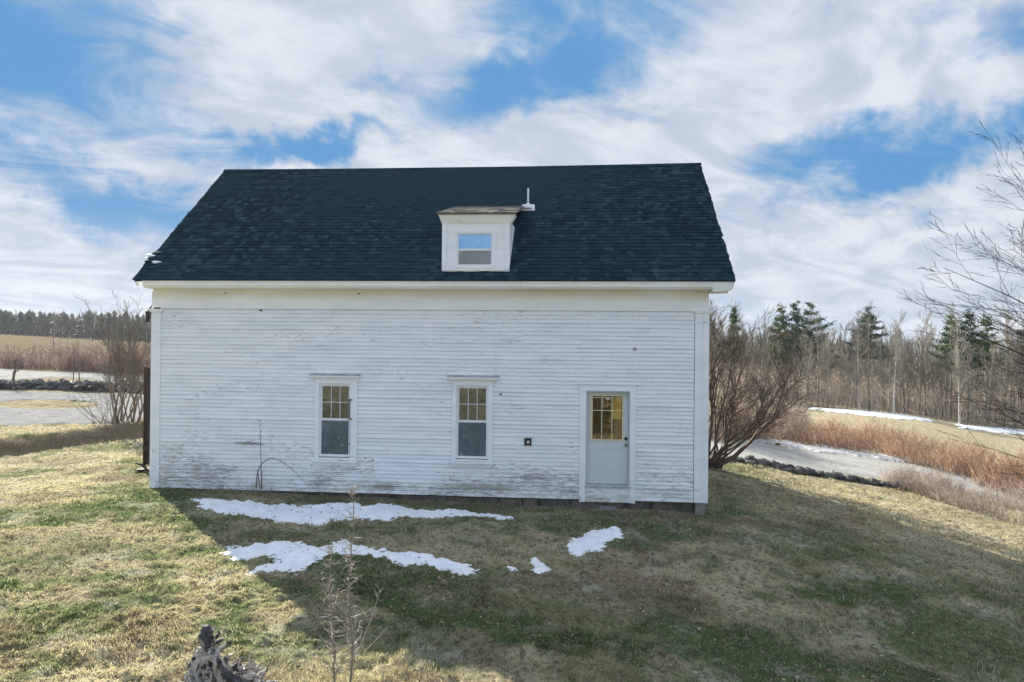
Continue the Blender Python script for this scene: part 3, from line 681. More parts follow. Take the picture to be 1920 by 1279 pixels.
# windows -------------------------------------------------------------------
def box_frame(mb, x0, x1, z0, z1, w_, ya, yb, bot=None, top=None):
    b = bot if bot is not None else w_; t = top if top is not None else w_
    mb.box(x0, x0+w_, ya, yb, z0, z1); mb.box(x1-w_, x1, ya, yb, z0, z1)
    mb.box(x0+w_, x1-w_, ya, yb, z0, z0+b); mb.box(x0+w_, x1-w_, ya, yb, z1-t, z1)
def window(x0, x1, z0, z1, cx0, cx1, kx0, kx1, ztop, zs, label, hinge=False):
    cs = MB(); y0 = YF-.046
    cs.box(cx0, x0, y0, YF+.02, zs, ztop); cs.box(x1, cx1, y0, YF+.02, zs, ztop); cs.box(x0, x1, y0, YF+.02, z1, ztop); cs.box(x0, x1, y0-.01, YF+.05, zs+.006, z0-.02)
    wn = hb(cs, 'window', M_TRIM); wn['label'] = label
    hd = MB(); hd.box(kx0+.05, kx1-.05, YF-.085, YF, ztop, ztop+.035)
    hd.hexa([(kx0, YF-.14, ztop+.035), (kx1, YF-.14, ztop+.035), (kx1, YF, ztop+.035), (kx0, YF, ztop+.035), (kx0, YF-.14, ztop+.055), (kx1, YF-.14, ztop+.055), (kx1, YF, ztop+.085), (kx0, YF, ztop+.085)])
    hb(hd, 'window_cap', M_TRIM, wn); fl_ = MB(); fl_.hexa([(kx0+.02, YF-.10, ztop+.068), (kx1-.02, YF-.10, ztop+.068), (kx1, YF-.026, ztop+.084), (kx0, YF-.026, ztop+.084), (kx0+.02, YF-.10, ztop+.076), (kx1-.02, YF-.10, ztop+.076), (kx1, YF-.026, ztop+.105), (kx0, YF-.026, ztop+.105)]); hb(fl_, 'cap_flashing', M_FLASH, wn)
    sl = MB(); sl.hexa([(cx0-.05, YF-.085, zs-.045), (cx1+.03, YF-.085, zs-.045), (cx1+.03, YF, zs-.045), (cx0-.05, YF, zs-.045), (cx0-.05, YF-.085, zs-.012), (cx1+.03, YF-.085, zs-.012), (cx1+.03, YF, zs+.004), (cx0-.05, YF, zs+.004)])
    sl.box(cx0-.02, cx1+.0, YF-.036, YF-.001, zs-.12, zs-.045)
    hb(sl, 'sill', M_TRIM, wn)
    fr = MB(); box_frame(fr, x0, x1, z0, z1, .030, YF-.012, YF+.09, .03, .03)
    hb(fr, 'frame', M_CLEAN, wn)
    zm = z0 + (z1-z0)*.50
    us = MB(); a, b = x0+.031, x1-.031
    box_frame(us, a, b, zm, z1-.031, .028, YF+.012, YF+.045, .034, .034)
    hb(us, 'sash', M_CLEAN, wn)
    mu = MB(); ia, ib, ja, jb = a+.028, b-.028, zm+.034, z1-.031-.034
    for k in (1, 2): x_ = ia+(ib-ia)*k/3; mu.box(x_-.006, x_+.006, YF+.020, YF+.024, ja, jb)
    zc = (ja+jb)/2; mu.box(ia, ib, YF+.0185, YF+.0195, zc-.006, zc+.006)
    hb(mu, 'muntin', M_CLEAN, wn)
    pn = MB(); pn.box(ia-.005, ib+.005, YF+.027, YF+.031, ja-.005, jb+.005); hb(pn, 'pane', M_GLASS, wn)
    ls = MB(); box_frame(ls, a, b, z0+.031, zm-.002, .018, YF-.006, YF+.008, .022, .012); hb(ls, 'screen_frame', M_CLEAN, wn)
    sc = MB(); sc.box(a+.018, b-.018, YF+.000, YF+.003, z0+.05, zm-.012); hb(sc, 'screen', M_SCREEN, wn)
    bk = MB(); bk.box(x0, x1, YF+.16, YF+.17, z0, z1); hb(bk, 'pane_backing', M_MIRRORED, wn)  # made-up backing that carries the painted reflection behind the glass
    if hinge:
        xx = x1-.012
        for zz_ in (z0+(z1-z0)*.52, z0+(z1-z0)*.78):
            hg = MB(); hg.box(xx-.02, xx+.05, YF-.07, YF-.033, zz_-.014, zz_+.014); hb(hg, 'hinge', M_DARKMETAL, wn)
        bt = MB(); bt.box(xx-.035, xx-.003, YF-.055, YF-.034, z0+(z1-z0)*.52+.02, z0+(z1-z0)*.78-.02); hb(bt, 'batten', mat('dark_grey_batten', (.16, .17, .18), .7), wn)
        bn = MB(); bn.tube([(x1-.006, YF-.040, z0+.03), (x1-.006, YF-.040, z0+(z1-z0)*.5)], [.005, .005], 5)
        bn.box(x1-.02, x1+.004, YF-.05, YF-.034, z0+.28, z0+.31); hb(bn, 'cable', M_DARKMETAL, wn)
    return wn
M_FLASH = mat('tarnished_flashing', (.22, .23, .23), .8, var=(.5, .51, .52), vscale=9)
M_MIRRORED = mat('olive_brown_reflection_mottle', (.075, .078, .065), .9, var=(.025, .03, .022), vscale=9, var2=(.22, .21, .16), v2scale=15, v2lo=.5, v2hi=.68)  # mottling stands in for the ground mirrored in the upper panes
window(-5.53, -4.81, .79, 2.42, -5.62, -4.66, -5.76, -4.60, 2.53, .72, 'left window with black hinges and a dark batten on its right side', True)
window(-2.45, -1.74, .82, 2.42, -2.53, -1.65, -2.66, -1.50, 2.53, .76, 'right window of the wall without any hinges')
# pale stains behind the left screen
# door ----------------------------------------------------------------------
dc = MB(); y0 = YF-.044
dc.box(.24, .37, y0, YF+.02, -.05, 2.34); dc.box(1.31, 1.43, y0, YF+.02, -.05, 2.34); dc.box(.24, 1.43, y0, YF+.02, 2.342, 2.47)
dr = hb(dc, 'door', M_TRIM)
c2 = MB(); c2.box(.20, 1.47, YF-.06, YF, 2.472, 2.495); hb(c2, 'drip_cap', M_CLEAN, dr)
jb_ = MB(); jb_.box(.37, .392, YF-.03, YF+.14, .30, 2.338); jb_.box(1.288, 1.31, YF-.03, YF+.14, .30, 2.338); jb_.box(.392, 1.288, YF-.03, YF+.14, 2.318, 2.338)
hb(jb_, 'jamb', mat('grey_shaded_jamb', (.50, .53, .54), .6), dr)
ds = MB(); gx0, gx1, gz0, gz1 = .49, 1.155, 1.29, 2.235
ds.box(.394, gx0, YF+.065, YF+.11, .335, 2.316); ds.box(gx1, 1.286, YF+.065, YF+.11, .335, 2.316)
ds.box(gx0, gx1, YF+.065, YF+.11, .335, gz0); ds.box(gx0, gx1, YF+.065, YF+.11, gz1, 2.316)
hb(ds, 'door_leaf', M_DOOR, dr)
em = MB(); box_frame(em, .50, 1.15, .50, 1.10, .012, YF+.061, YF+.065); hb(em, 'door_panel', M_DOOR, dr)
lf_ = MB(); box_frame(lf_, gx0-.025, gx1+.025, gz0-.025, gz1+.025, .032, YF+.050, YF+.0655); hb(lf_, 'glass_frame', M_YELLOW, dr)
mu = MB(); a, b = gx0+.007, gx1-.007
mu.box(a, a+.02, YF+.068, YF+.078, gz0+.007, gz1-.007)
for k in (1, 2): x_ = a+(b-a)*k/3; mu.box(x_-.009, x_+.009, YF+.068, YF+.078, gz0+.007, gz1-.007)
zc = gz0+(gz1-gz0)*.66; mu.box(a, b, YF+.066, YF+.0675, zc-.008, zc+.008)
mu.box(a, b, YF+.064, YF+.0655, gz1-.05, gz1-.036)
hb(mu, 'muntin', M_YELLOW, dr)
pn = MB(); pn.box(gx0, gx1, YF+.082, YF+.086, gz0, gz1); hb(pn, 'pane', M_GLASSY, dr)
cu = MB(); n = 40; i0 = 0
for k in range(n+1):
    x_ = gx0-.02+(gx1-gx0+.04)*k/n; y_ = YF+.125+.012*sin(k*1.1)+.006*sin(k*2.7)
    cu.v += [(x_, y_, gz0-.05), (x_, y_, gz1+.05)]
for k in range(n): cu.f.append((2*k, 2*k+2, 2*k+3, 2*k+1))
hb(cu, 'pane_backing', M_DOORBACK, dr)  # made-up backing sheet, brings the reflected tan into the door pane
pp = MB(); x_ = a+(b-a)*2/3+.012; pp.box(x_, gx1-.03, YF+.0895, YF+.092, gz0+(gz1-gz0)*.47, gz1-.06)
hb(pp, 'bright_patch', M_STICKER_BRIGHT, dr)  # added panel, stands in for a bright rectangle of light in the glass
pp = MB(); x_ = a+(b-a)*.47; pp.box(x_, x_+.09, YF+.0793, YF+.0805, gz1-.085, gz1-.055); hb(pp, 'sticker', M_STICKER_BRIGHT, dr)
kn = MB(); kn.tube([(1.235, YF+.065, 1.315), (1.235, YF+.045, 1.315), (1.235, YF+.038, 1.315)], [.034, .034, .026], 14); hb(kn, 'deadbolt', M_DARKMETAL, dr)
kn = MB(); kn.tube([(1.235, YF+.065, 1.18), (1.235, YF+.058, 1.18), (1.235, YF+.056, 1.18), (1.235, YF+.03, 1.18), (1.235, YF+.015, 1.18), (1.235, YF-.005, 1.18), (1.235, YF-.012, 1.18)], [.034, .034, .012, .012, .028, .028, .012], 14, True); hb(kn, 'knob', M_BRASS, dr, True)
dt = MB(); dt.hexa([(.34, YF-.05, .27), (1.34, YF-.05, .27), (1.34, YF+.12, .28), (.34, YF+.12, .28), (.34, YF-.05, .300), (1.34, YF-.05, .300), (1.34, YF+.12, .333), (.34, YF+.12, .333)]); hb(dt, 'threshold', mat('worn_threshold', (.30, .32, .33), .8, var=(.5, .52, .53), vscale=12), dr)
kp = MB(); kp.box(.37, 1.31, YF-.022, YF+.02, -.045, .268); hb(kp, 'kick_board', M_SIDE, dr)

# wall vent
vx, vy, vz = onY(990, 828, YF)
vt = MB(); box_frame(vt, vx-.075, vx+.075, vz-.075, vz+.075, .028, YF-.05, YF-.005); ve = hb(vt, 'wall_vent', M_DARKMETAL)
v2 = MB(); v2.tube([(vx+.005, YF-.028, vz), (vx+.005, YF-.06, vz-.008)], [.034, .034], 12); hb(v2, 'nozzle', M_GALV, ve)
v2 = MB(); v2.box(vx-.048, vx+.048, YF-.024, YF-.02, vz-.048, vz+.048); hb(v2, 'vent_plate', mat('dark_vent_plate', (.04, .05, .055), .6), ve)

# roof ----------------------------------------------------------------------
EY, EZ, RY, RZ = 14.33, 4.675, 18.3, 8.10
RX0, RX1 = -9.63, 3.40
SL = sqrt((RY-EY)**2+(RZ-EZ)**2); cs_, sn_ = (RY-EY)/SL, (RZ-EZ)/SL
def rp(x, s, h):            # point on the front slope
    k = (x-RX0)/(RX1-RX0); sag = -.035*sin(pi*k)*(s/SL) + (.02*k)*(s/SL)
    return (x, EY+s*cs_-h*sn_, EZ+s*sn_+h*cs_+sag)
def rpb(x, s, h):           # back slope
    return (x, 2*RY-EY-s*cs_+h*sn_, EZ+s*sn_+h*cs_)
NC = 37; CE = SL/NC
rs = MB(); rr = random.Random(3)
for sidef in (rp, rpb):
    rs.hexa([sidef(RX0+.02, 0, -.05), sidef(RX1-.02, 0, -.05), sidef(RX1-.02, SL, -.05), sidef(RX0+.02, SL, -.05), sidef(RX0+.02, 0, -.004), sidef(RX1-.02, 0, -.004), sidef(RX1-.02, SL, -.004), sidef(RX0+.02, SL, -.004)])
    rs.a += [.3]*6
    for i in range(NC):
        s0, s1 = i*CE-.012, (i+1)*CE+.01
        x = RX0 + rr.uniform(-.015, .015)
        if sidef is rp and 3 <= i <= 6: x = RX0 + rr.uniform(-.06, .04)     # torn edge low on the left rake
        tone = rr.uniform(-.08, .08)
        while x < RX1:
            wd = rr.uniform(.07, .21) if sidef is rp else 2.0; x2 = min(x+wd, RX1+rr.uniform(-.012, .012))
            if x2-x < .02: break
            lift = rr.choice((.010, .015, .021)); g_ = .004
            rs.hexa([sidef(x+g_*.3, s0, 0), sidef(x2-g_*.3, s0, 0), sidef(x2-g_*.3, s1, 0), sidef(x+g_*.3, s1, 0), sidef(x+g_*.3, s0, lift), sidef(x2-g_*.3, s0, lift), sidef(x2-g_*.3, s1, .004), sidef(x+g_*.3, s1, .004)])
            v_ = min(1, max(0, rr.betavariate(.7, 1.5)+tone*.7)); rs.a += [v_]*6
            x = x2
rf = hb(rs, 'roof', M_ROOF)
rc = MB(); x = RX0
while x < RX1-.02:
    x2 = min(x+.21, RX1)
    a, b = rp(x, SL-.13, .022), rp(x2+.02, SL-.13, .026); t0 = rp(x, SL, .03); t1 = rp(x2+.02, SL, .036)
    d0, d1 = (t0[0], 2*RY-a[1], a[2]), (t1[0], 2*RY-b[1], b[2])
    rc.quad(a, b, t1, t0); rc.quad(t0, t1, d1, d0); v_ = rr.uniform(.1, .6); rc.a += [v_, v_]; x = x2
hb(rc, 'ridge_cap', M_ROOF, rf)
# rake boards under the roof edges
for xa, xb in ((RX0+.01, RX0+.05), (RX1-.07, RX1-.03)):
    rk = MB()
    for f in (rp, rpb):
        rk.hexa([f(xa, .02, -.20), f(xb, .02, -.20), f(xb, SL, -.20), f(xa, SL, -.20), f(xa, .02, -.052), f(xb, .02, -.052), f(xb, SL, -.052), f(xa, SL, -.052)])
    hb(rk, 'rake_board', M_TRIM)
for xa, xb in ((RX0+.052, XL+.0), (XR+.002, RX1-.072)):
    rk = MB()
    for f in (rp, rpb):
        rk.hexa([f(xa, .35, -.085), f(xb, .35, -.085), f(xb, SL, -.085), f(xa, SL, -.085), f(xa, .35, -.060), f(xb, .35, -.060), f(xb, SL, -.060), f(xa, SL, -.060)])
    hb(rk, 'rake_soffit', M_TRIM)
rb_ = MB(); rb_.prism([(YB, HZ), (YB, 4.45), (2*RY-14.38, 4.50), (2*RY-14.38, 4.66), (YB, 4.85)], 'x', -9.43, 3.34); hb(rb_, 'rear_cornice', M_TRIM)
# curled shingles and slivers of snow low on the left rake
def onroof(px, py):
    r = ray(px, py); nrm = np.array([0, -sn_, cs_]); p0 = np.array([0, EY, EZ]); t = ((p0-np.array([0, 0, CAMZ]))@nrm)/(r@nrm)
    q = np.array([0, 0, CAMZ])+r*t; return float(q[0]), float((q[1]-EY)/cs_)
cu_ = MB()
for (px, py, L, up) in [(258,494,.16,.06),(266,488,.14,.04),(276,478,.14,.03)]:
    x, s_ = onroof(px, py); x = max(x, RX0+.07)
    cu_.hexa([rp(x-.08, s_, .012), rp(x+L, s_, .012), rp(x+L, s_+.12, .02), rp(x-.08, s_+.12, .02), rp(x-.09, s_-.01, .02+up), rp(x+L, s_-.01, .022), rp(x+L, s_+.12, .026), rp(x-.08, s_+.12, .026)])
    cu_.a += [.5]*6
hb(cu_, 'curled_shingle', M_ROOF, rf)
for (px0, px1, py, th_) in [(272,292,481,.022),(270,284,487,.02),(274,303,493,.03)]:
    x0, s0 = onroof(px0, py); x1, s1 = onroof(px1, py); m_ = MB(); n = 9
    for k in range(n+1):
        t = k/n; x = x0+(x1-x0)*t; hh = th_*(.35+.65*sin(pi*t)**.6) ; ss = s0+(.02*sin(t*7)); wv = .05*sin(pi*t)+.006
        m_.v += [rp(x, ss-wv*.5, .014), rp(x, ss-wv*.4, .014+hh), rp(x, ss+wv, .02+hh*.6), rp(x, ss+wv*1.3, .01)]
    for k in range(n):
        for j in range(3): a = 4*k+j; m_.f.append((a, a+1, a+5, a+4))
    hb(m_, 'snow_sliver', M_SNOW, rf, True)

# dormer --------------------------------------------------------------------
def roofpt(x, s): return rp(x, s, 0)
dx0, s_d = onroof(832, 509); dx1, _ = onroof(953, 511)
YD = EY+s_d*cs_ - .02; ZDb = EZ+s_d*sn_
_, _, ZDt = onY(890, 412, YD); 
q0 = onY(829, 500, YD)[0]; q1 = onY(955, 500, YD)[0]
dm = MB()
wx0, wx1 = onY(856, 480, YD)[0], onY(925, 480, YD)[0]; wz0, wz1 = onY(890, 501, YD)[2], onY(890, 436, YD)[2]
dm.box(q0, wx0, YD, YD+.06, ZDb-.02, ZDt); dm.box(wx1, q1, YD, YD+.06, ZDb-.02, ZDt)
dm.box(wx0, wx1, YD, YD+.06, ZDb-.02, wz0); dm.box(wx0, wx1, YD, YD+.06, wz1, ZDt)
do = hb(dm, 'dormer', M_TRIM)
def roof_s_at(z): return (z-EZ)/sn_
yt = EY+roof_s_at(ZDt)*cs_
for xa, xb in ((q0+.004, q0+.05), (q1-.05, q1-.004)):
    ck = MB(); ck.prism([(YD+.061, ZDb-.02), (YD+.061, ZDt), (yt+.1, ZDt+.06), (YD+.3, ZDb+.10)], 'x', xa, xb); hb(ck, 'cheek', M_TRIM, do)
ct = MB()   # corner strips and bottom board
ct.box(q0-.005, q0+.10, YD-.022, YD, ZDb+.03, ZDt-.01); ct.box(q1-.10, q1+.005, YD-.022, YD, ZDb+.03, ZDt-.01)
ct.box(q0+.09, q1-.13, YD-.035, YD-.001, ZDb+.01, ZDb+.055)
hb(ct, 'casing', M_TRIM, do)
zc0 = onY(890, 417, YD)[2]; zc1 = onY(890, 404, YD)[2]
ex0, ex1 = onY(822, 408, YD-.1)[0], onY(970, 406, YD-.1)[0]-.04
cn = MB(); cn.hexa([(q0-.01, YD-.02, zc0-.03), (q1+.02, YD-.02, zc0-.03), (q1+.02, YD+.2, zc0-.03), (q0-.01, YD+.2, zc0-.03), (ex0, YD-.13, zc1), (ex1, YD-.13, zc1), (ex1, YD+.2, zc1), (ex0, YD+.2, zc1)])
hb(cn, 'cornice', M_CREAM, do)
sl_ = .262; zr = zc1+.02
yk = YD-.15; L = 0
while True:
    y_ = yk+L; z_ = zr+L*sl_
    if z_ < EZ+((y_-EY)/cs_)*sn_ or L > 3: break
    L += .02
dg = MB(); n = 5
for i in range(n):
    ya, yb = yk+(L+.08)*i/n, yk+(L+.08)*(i+1)/n+.02; za, zb = zr+(ya-yk)*sl_, zr+(yb-yk)*sl_
    x = ex0-.02
    while x < ex1+.02:
        x2 = min(x+rr.uniform(.14, .3), ex1+.03); lf2 = rr.uniform(.012, .03)
        dg.hexa([(x, ya, za-.004), (x2-.004, ya, za-.004), (x2-.004, yb, zb-.004), (x, yb, zb-.004), (x, ya-.01, za+lf2), (x2-.004, ya-.01, za+lf2), (x2-.004, yb, zb+.006), (x, yb, zb+.006)])
        dg.a += [rr.random()]*6; x = x2
dg.hexa([(ex0-.02, yk, zr-.03), (ex1+.02, yk, zr-.03), (ex1+.02, yk+L+.1, zr-.03+(L+.1)*sl_), (ex0-.02, yk+L+.1, zr-.03+(L+.1)*sl_), (ex0-.02, yk, zr-.006), (ex1+.02, yk, zr-.006), (ex1+.02, yk+L+.1, zr-.006+(L+.1)*sl_), (ex0-.02, yk+L+.1, zr-.006+(L+.1)*sl_)]); dg.a += [.2]*6
hb(dg, 'dormer_roof', M_ROOFOLD, do)
fr = MB(); box_frame(fr, wx0-.04, wx1+.04, wz0-.03, wz1+.04, .055, YD-.03, YD-.0005); hb(fr, 'window_casing', M_TRIM, do)
fr = MB(); box_frame(fr, wx0+.016, wx1-.016, wz0+.026, wz1-.016, .03, YD-.012, YD+.04)
zm = wz0+(wz1-wz0)*.50; fr.box(wx0+.046, wx1-.046, YD-.006, YD+.04, zm-.018, zm+.018); hb(fr, 'sash', M_CLEAN, do)
pn = MB(); pn.box(wx0+.045, wx1-.045, YD+.02, YD+.024, zm+.018, wz1-.045); hb(pn, 'pane', M_GLASSD, do)
sc = MB(); sc.box(wx0+.045, wx1-.045, YD+.004, YD+.007, wz0+.055, zm-.018); hb(sc, 'screen', M_SCREENL, do)
bk = MB(); bk.box(wx0, wx1, YD+.12, YD+.13, wz0, wz1); hb(bk, 'blind', M_INT, do)
# roof vent pipe
vx_, vs_ = onroof(990, 393)
vb = rp(vx_, vs_, .02); top = onY(989, 353, vb[1])
vp = MB(); n = 14
vp.hexa([rp(vx_-.17, vs_-.07, .018), rp(vx_+.17, vs_-.07, .018), rp(vx_+.15, vs_+.22, .012), rp(vx_-.15, vs_+.22, .012), rp(vx_-.17, vs_-.07, .03), rp(vx_+.17, vs_-.07, .03), rp(vx_+.15, vs_+.22, .03), rp(vx_-.15, vs_+.22, .03)])
vq = hb(vp, 'pipe_flashing', M_GALV)
v3 = MB(); v3.tube([rp(vx_, vs_+.06, .03), (vb[0], vb[1]+.03, vb[2]+.09), (vb[0], vb[1]+.03, vb[2]+.15)], [.12, .09, .04], 14); hb(v3, 'boot', M_GALV, vq)
v3 = MB(); v3.tube([(vb[0], vb[1]+.03, vb[2]+.05), (vb[0], vb[1]+.03, top[2])], [.022, .022], 10); hb(v3, 'vent_pipe', M_GALV, vq)

# brown plank door standing open on the left gable, and a bracket lamp high on it
bd_ = MB(); Yh = 16.9; xo = onY(270.5, 780, 16.9)[0]
for k in range(9):
    dw_ = XL-.01-xo; x0 = xo+k*(dw_/9); bd_.box(x0, x0+dw_/9-.006, Yh, Yh+.035, .10, 2.62)
for zz_ in (.45, 1.35, 2.25): bd_.box(xo+.03, XL-.06, Yh-.03, Yh-.001, zz_, zz_+.14)
hd = hb(bd_, 'barn_door', M_WOOD)
b2 = MB(); b2.box(xo-.004, xo+.03, Yh-.034, Yh+.04, .06, 2.66); hb(b2, 'edge_board', mat('rust_brown_edge', (.055, .032, .026), .8), hd)
lm = MB(); lx, ly, lz = onY(279, 592, 15.6)
lm.tube([(XL, ly, lz+.18), (lx+.12, ly, lz+.30), (lx+.02, ly, lz+.16)], [.02, .02, .02], 6)
lm.tube([(lx+.02, ly, lz+.16), (lx+.02, ly, lz+.10), (lx+.02, ly, lz-.16)], [.03, .10, .08], 10); hb(lm, 'yard_lamp', M_DARKMETAL)

# ================================================================== PLANTS
def np_spikes(name, P, D, r, m, rnda, parent=None):
    """thin three-sided spikes: base P, vector D, base radius r"""
    N = len(P); L = np.linalg.norm(D, axis=1, keepdims=True)+1e-9; d = D/L
    ref = np.where(np.abs(d[:, 2:3]) < .9, np.array([[0, 0, 1.]]), np.array([[1., 0, 0]]))
    a = np.cross(d, ref); a /= np.linalg.norm(a, axis=1, keepdims=True)+1e-9; b = np.cross(d, a); r = np.reshape(r, (-1, 1))
    V = np.empty((N, 4, 3)); 
    for k in range(3): V[:, k] = P + (a*cos(2*pi*k/3)+b*sin(2*pi*k/3))*r
    V[:, 3] = P+D
    i = (np.arange(N)*4)[:, None]
    F = np.concatenate([i+np.array([[0, 1, 3]]), i+np.array([[1, 2, 3]]), i+np.array([[2, 0, 3]])], 1).ravel()
    return np_mesh(name, V.reshape(-1, 3), F, 3, m, {'rnd': np.repeat(rnda, 4)}, False, parent)

class Tree:
    def __init__(s, seed): s.r = random.Random(seed); s.trunk = MB(); s.crown = MB(); s.fine = []
    def branch(s, p, d, L, r, lev, maxlev, P):
        R = s.r; n = 5 if lev == 0 else (4 if lev < 2 else (3 if lev < 3 else 2))
        pts = [p.copy()]; rad = [r]; d = d.normalized(); q = p.copy()
        rt = r*P.get('taper', .35)
        dirs = []
        for k in range(n):
            j = P.get('jit', .22)*(1.0 if lev else P.get('tj', .25))
            d = (d + Vector((R.gauss(0, j), R.gauss(0, j), R.gauss(0, j))) + Vector(P.get('bias', (0, 0, .1)))*(1 if lev else .3)).normalized()
            q = q + d*L/n; pts.append(q.copy()); rad.append(r+(rt-r)*(k+1)/n); dirs.append(d.copy())
        (s.trunk if lev <= P.get('tl', 0) else s.crown).tube(pts, rad, 7 if lev == 0 and r > .05 else (4 if r > .012 else 3), cap=(lev == 0))
        if lev >= maxlev: return
        nb = P['nb'][min(lev, len(P['nb'])-1)]; t0 = P['t0'][min(lev, len(P['t0'])-1)]
        for k in range(nb):
            t = t0+(1-t0)*((k+R.random())/nb); i = min(int(t*n), n-1); f = t*n-i
            bp = pts[i].lerp(pts[i+1], f); br = rad[i]+(rad[i+1]-rad[i])*f; dd = dirs[i]
            az = R.uniform(0, 2*pi); side = Vector((cos(az), sin(az), 0)); side = (side - dd*side.dot(dd)).normalized() if abs(dd.z) < .99 else side
            ang = R.gauss(P['ang'][min(lev, len(P['ang'])-1)], .14)
            nd = dd*cos(ang)+side*sin(ang)
            ll = L*P['lr'][min(lev, len(P['lr'])-1)]*R.uniform(.6, 1.15)*(1.15-.55*t if lev == 0 else 1-.35*t)
            s.branch(bp, nd, ll, max(br*R.uniform(.45, .7), P['rmin']), lev+1, maxlev, P)

# --- forest prototypes ------------------------------------------------------
def forest_tree(seed, H, m1, m2, spread=.5, name='bare_tree'):
    t = Tree(seed); P = dict(nb=[20, 8, 5], t0=[.24, .2, .15], ang=[spread, .6, .6], lr=[.30, .50, .55], rmin=.016, jit=.16, tj=.12, bias=(0, 0, .14), taper=.16)
    t.branch(Vector((0, 0, -.3)), Vector((t.r.gauss(0, .03), t.r.gauss(0, .03), 1)), H, H*.0105, 0, 3, P)
    root = empty(name); tr = t.trunk.build('trunk', m1, root, True); cr = t.crown.build('crown', m2, root)
    return root
def place(root, x, y, z, rz=0, sc=1, first=False, label=None, cat='tree', group=None):
    o = root if first else copy_tree(root)
    o.location = (x, y, z); o.rotation_euler = (0, 0, rz); o.scale = (sc, sc, sc)
    if label: o['label'] = label
    o['category'] = cat
    if group: o['group'] = group
    return o
FR = random.Random(77)
protos = [forest_tree(100+i, 10.5+(i % 3), [M_BARK, M_BARKL, M_BARK][i % 3], [M_TWIGM, M_TWIGL][i % 2], .42+.05*(i % 4)) for i in range(9)]
slim = [forest_tree(200+i, 9.0, M_BARKL, M_TWIGL, .36) for i in range(3)]
birch = forest_tree(300, 11, M_BIRCH, M_TWIGL, .4, 'birch_tree')
used = set()
def forest_at(pxs, d, proto, sc):
    x, y, _ = atd(pxs, 640, d); z = T(x, y)
    k = id(proto); f = k not in used; used.add(k)
    slm = proto in slim; rowt = 'at the near edge of' if d < 73 else ('just inside' if d < 84 else ('in the middle of' if d < 97 else 'at the back of'))
    zone = [z_ for lim, z_ in ((1326, 'hidden behind the house'), (1440, 'behind the big leafless shrub'), (1560, 'below the three close pines'), (1680, 'around the lone spruce'), (1760, 'left of the right hand pines'), (1885, 'below the right hand pines'), (1960, 'behind the overhanging branches'), (9999, 'beyond the right edge')) if pxs < lim][0]
    lab = ('pale slim bare tree ' if slm else ('tall ' if sc > .82 else 'low ')+'bare tree ')+rowt+' the wood, '+zone; lab = ' '.join(lab.split()[:16])
    return place(proto, x, y, z, FR.uniform(0, 6.28), sc, f, lab, 'tree', 'bare trees of the wood beyond the field')
cnt = 0
for row, (dlo, dhi, n) in enumerate([(66, 72, 62), (72, 82, 74), (82, 96, 70), (96, 115, 54)]):
    for k in range(n):
        px = 1150 + (k+FR.random())*(1250/n); d = FR.uniform(dlo, dhi)
        if px > 1700: d -= (px-1700)*.010
        if px < 1480: d += 10
        pr = FR.choice(protos if FR.random() < .7 else slim)
        forest_at(px, d, pr, FR.uniform(.52, .78)*(1+.08*row)*(1.0 if px < 1740 else 1.12)); cnt += 1
for (px, d, sc) in [(1612,65,.72),(1677,64,.80),(1800,62,.90)]:
    x, y, _ = atd(px, 640, d)
    place(birch, x, y, T(x, y), FR.uniform(0, 6), sc, px == 1612, {1612: 'short leaning white birch at the near edge of the wood', 1677: 'white birch trunk left of the middle of the near wood edge', 1800: 'tallest white birch, its straight pale trunk near the right of the wood'}[px], 'tree', 'white birches at the wood edge')
# understory thicket of the wood
def thicket(name, pts_fn, N, Lm, r, m, seed, lean=.25, twig=2, lab=None, cat=None):
    g = np.random.default_rng(seed); P, s = pts_fn(g, N); z = terr(P[:, 0], P[:, 1])
    P3 = np.stack([P[:, 0], P[:, 1], z-.05], 1); L = Lm*s*g.uniform(.55, 1.15, N)
    D = np.stack([g.normal(0, lean, N), g.normal(0, lean, N), np.ones(N)], 1); D /= np.linalg.norm(D, axis=1, keepdims=True); D *= L[:, None]
    PP, DD, RR, AA = [P3], [D], [np.full(N, r)], [g.random(N)]
    for k in range(twig):
        t = g.uniform(.3, .9, N)[:, None]; b = P3+D*t
        d2 = np.stack([g.normal(0, .5, N), g.normal(0, .5, N), g.uniform(.3, 1, N)], 1); d2 *= (L*g.uniform(.15, .4, N))[:, None]
        PP.append(b); DD.append(d2); RR.append(np.full(N, r*.6)); AA.append(AA[0])
    o = np_spikes(name, np.concatenate(PP), np.concatenate(DD), np.concatenate(RR), m, np.concatenate(AA))
    tag(o, lab, cat, kind='stuff'); return o
def pts_band(pxlo, pxhi, dlo, dhi, clump=.25):
    def f(g, N):
        px = g.uniform(pxlo, pxhi, N); d = g.uniform(dlo, dhi, N)
        r = np.stack([ray(p, 640) for p in px]); return r[:, :2]*d[:, None], .6+.8*vnoise(px*.02, d*.2, 3)
    return f
thicket('undergrowth', pts_band(1200, 2400, 64, 112), 9000, 3.4, .028, M_WEED, 5, .16, 3, 'tangled leafless undergrowth filling the wood beyond the field', 'undergrowth')

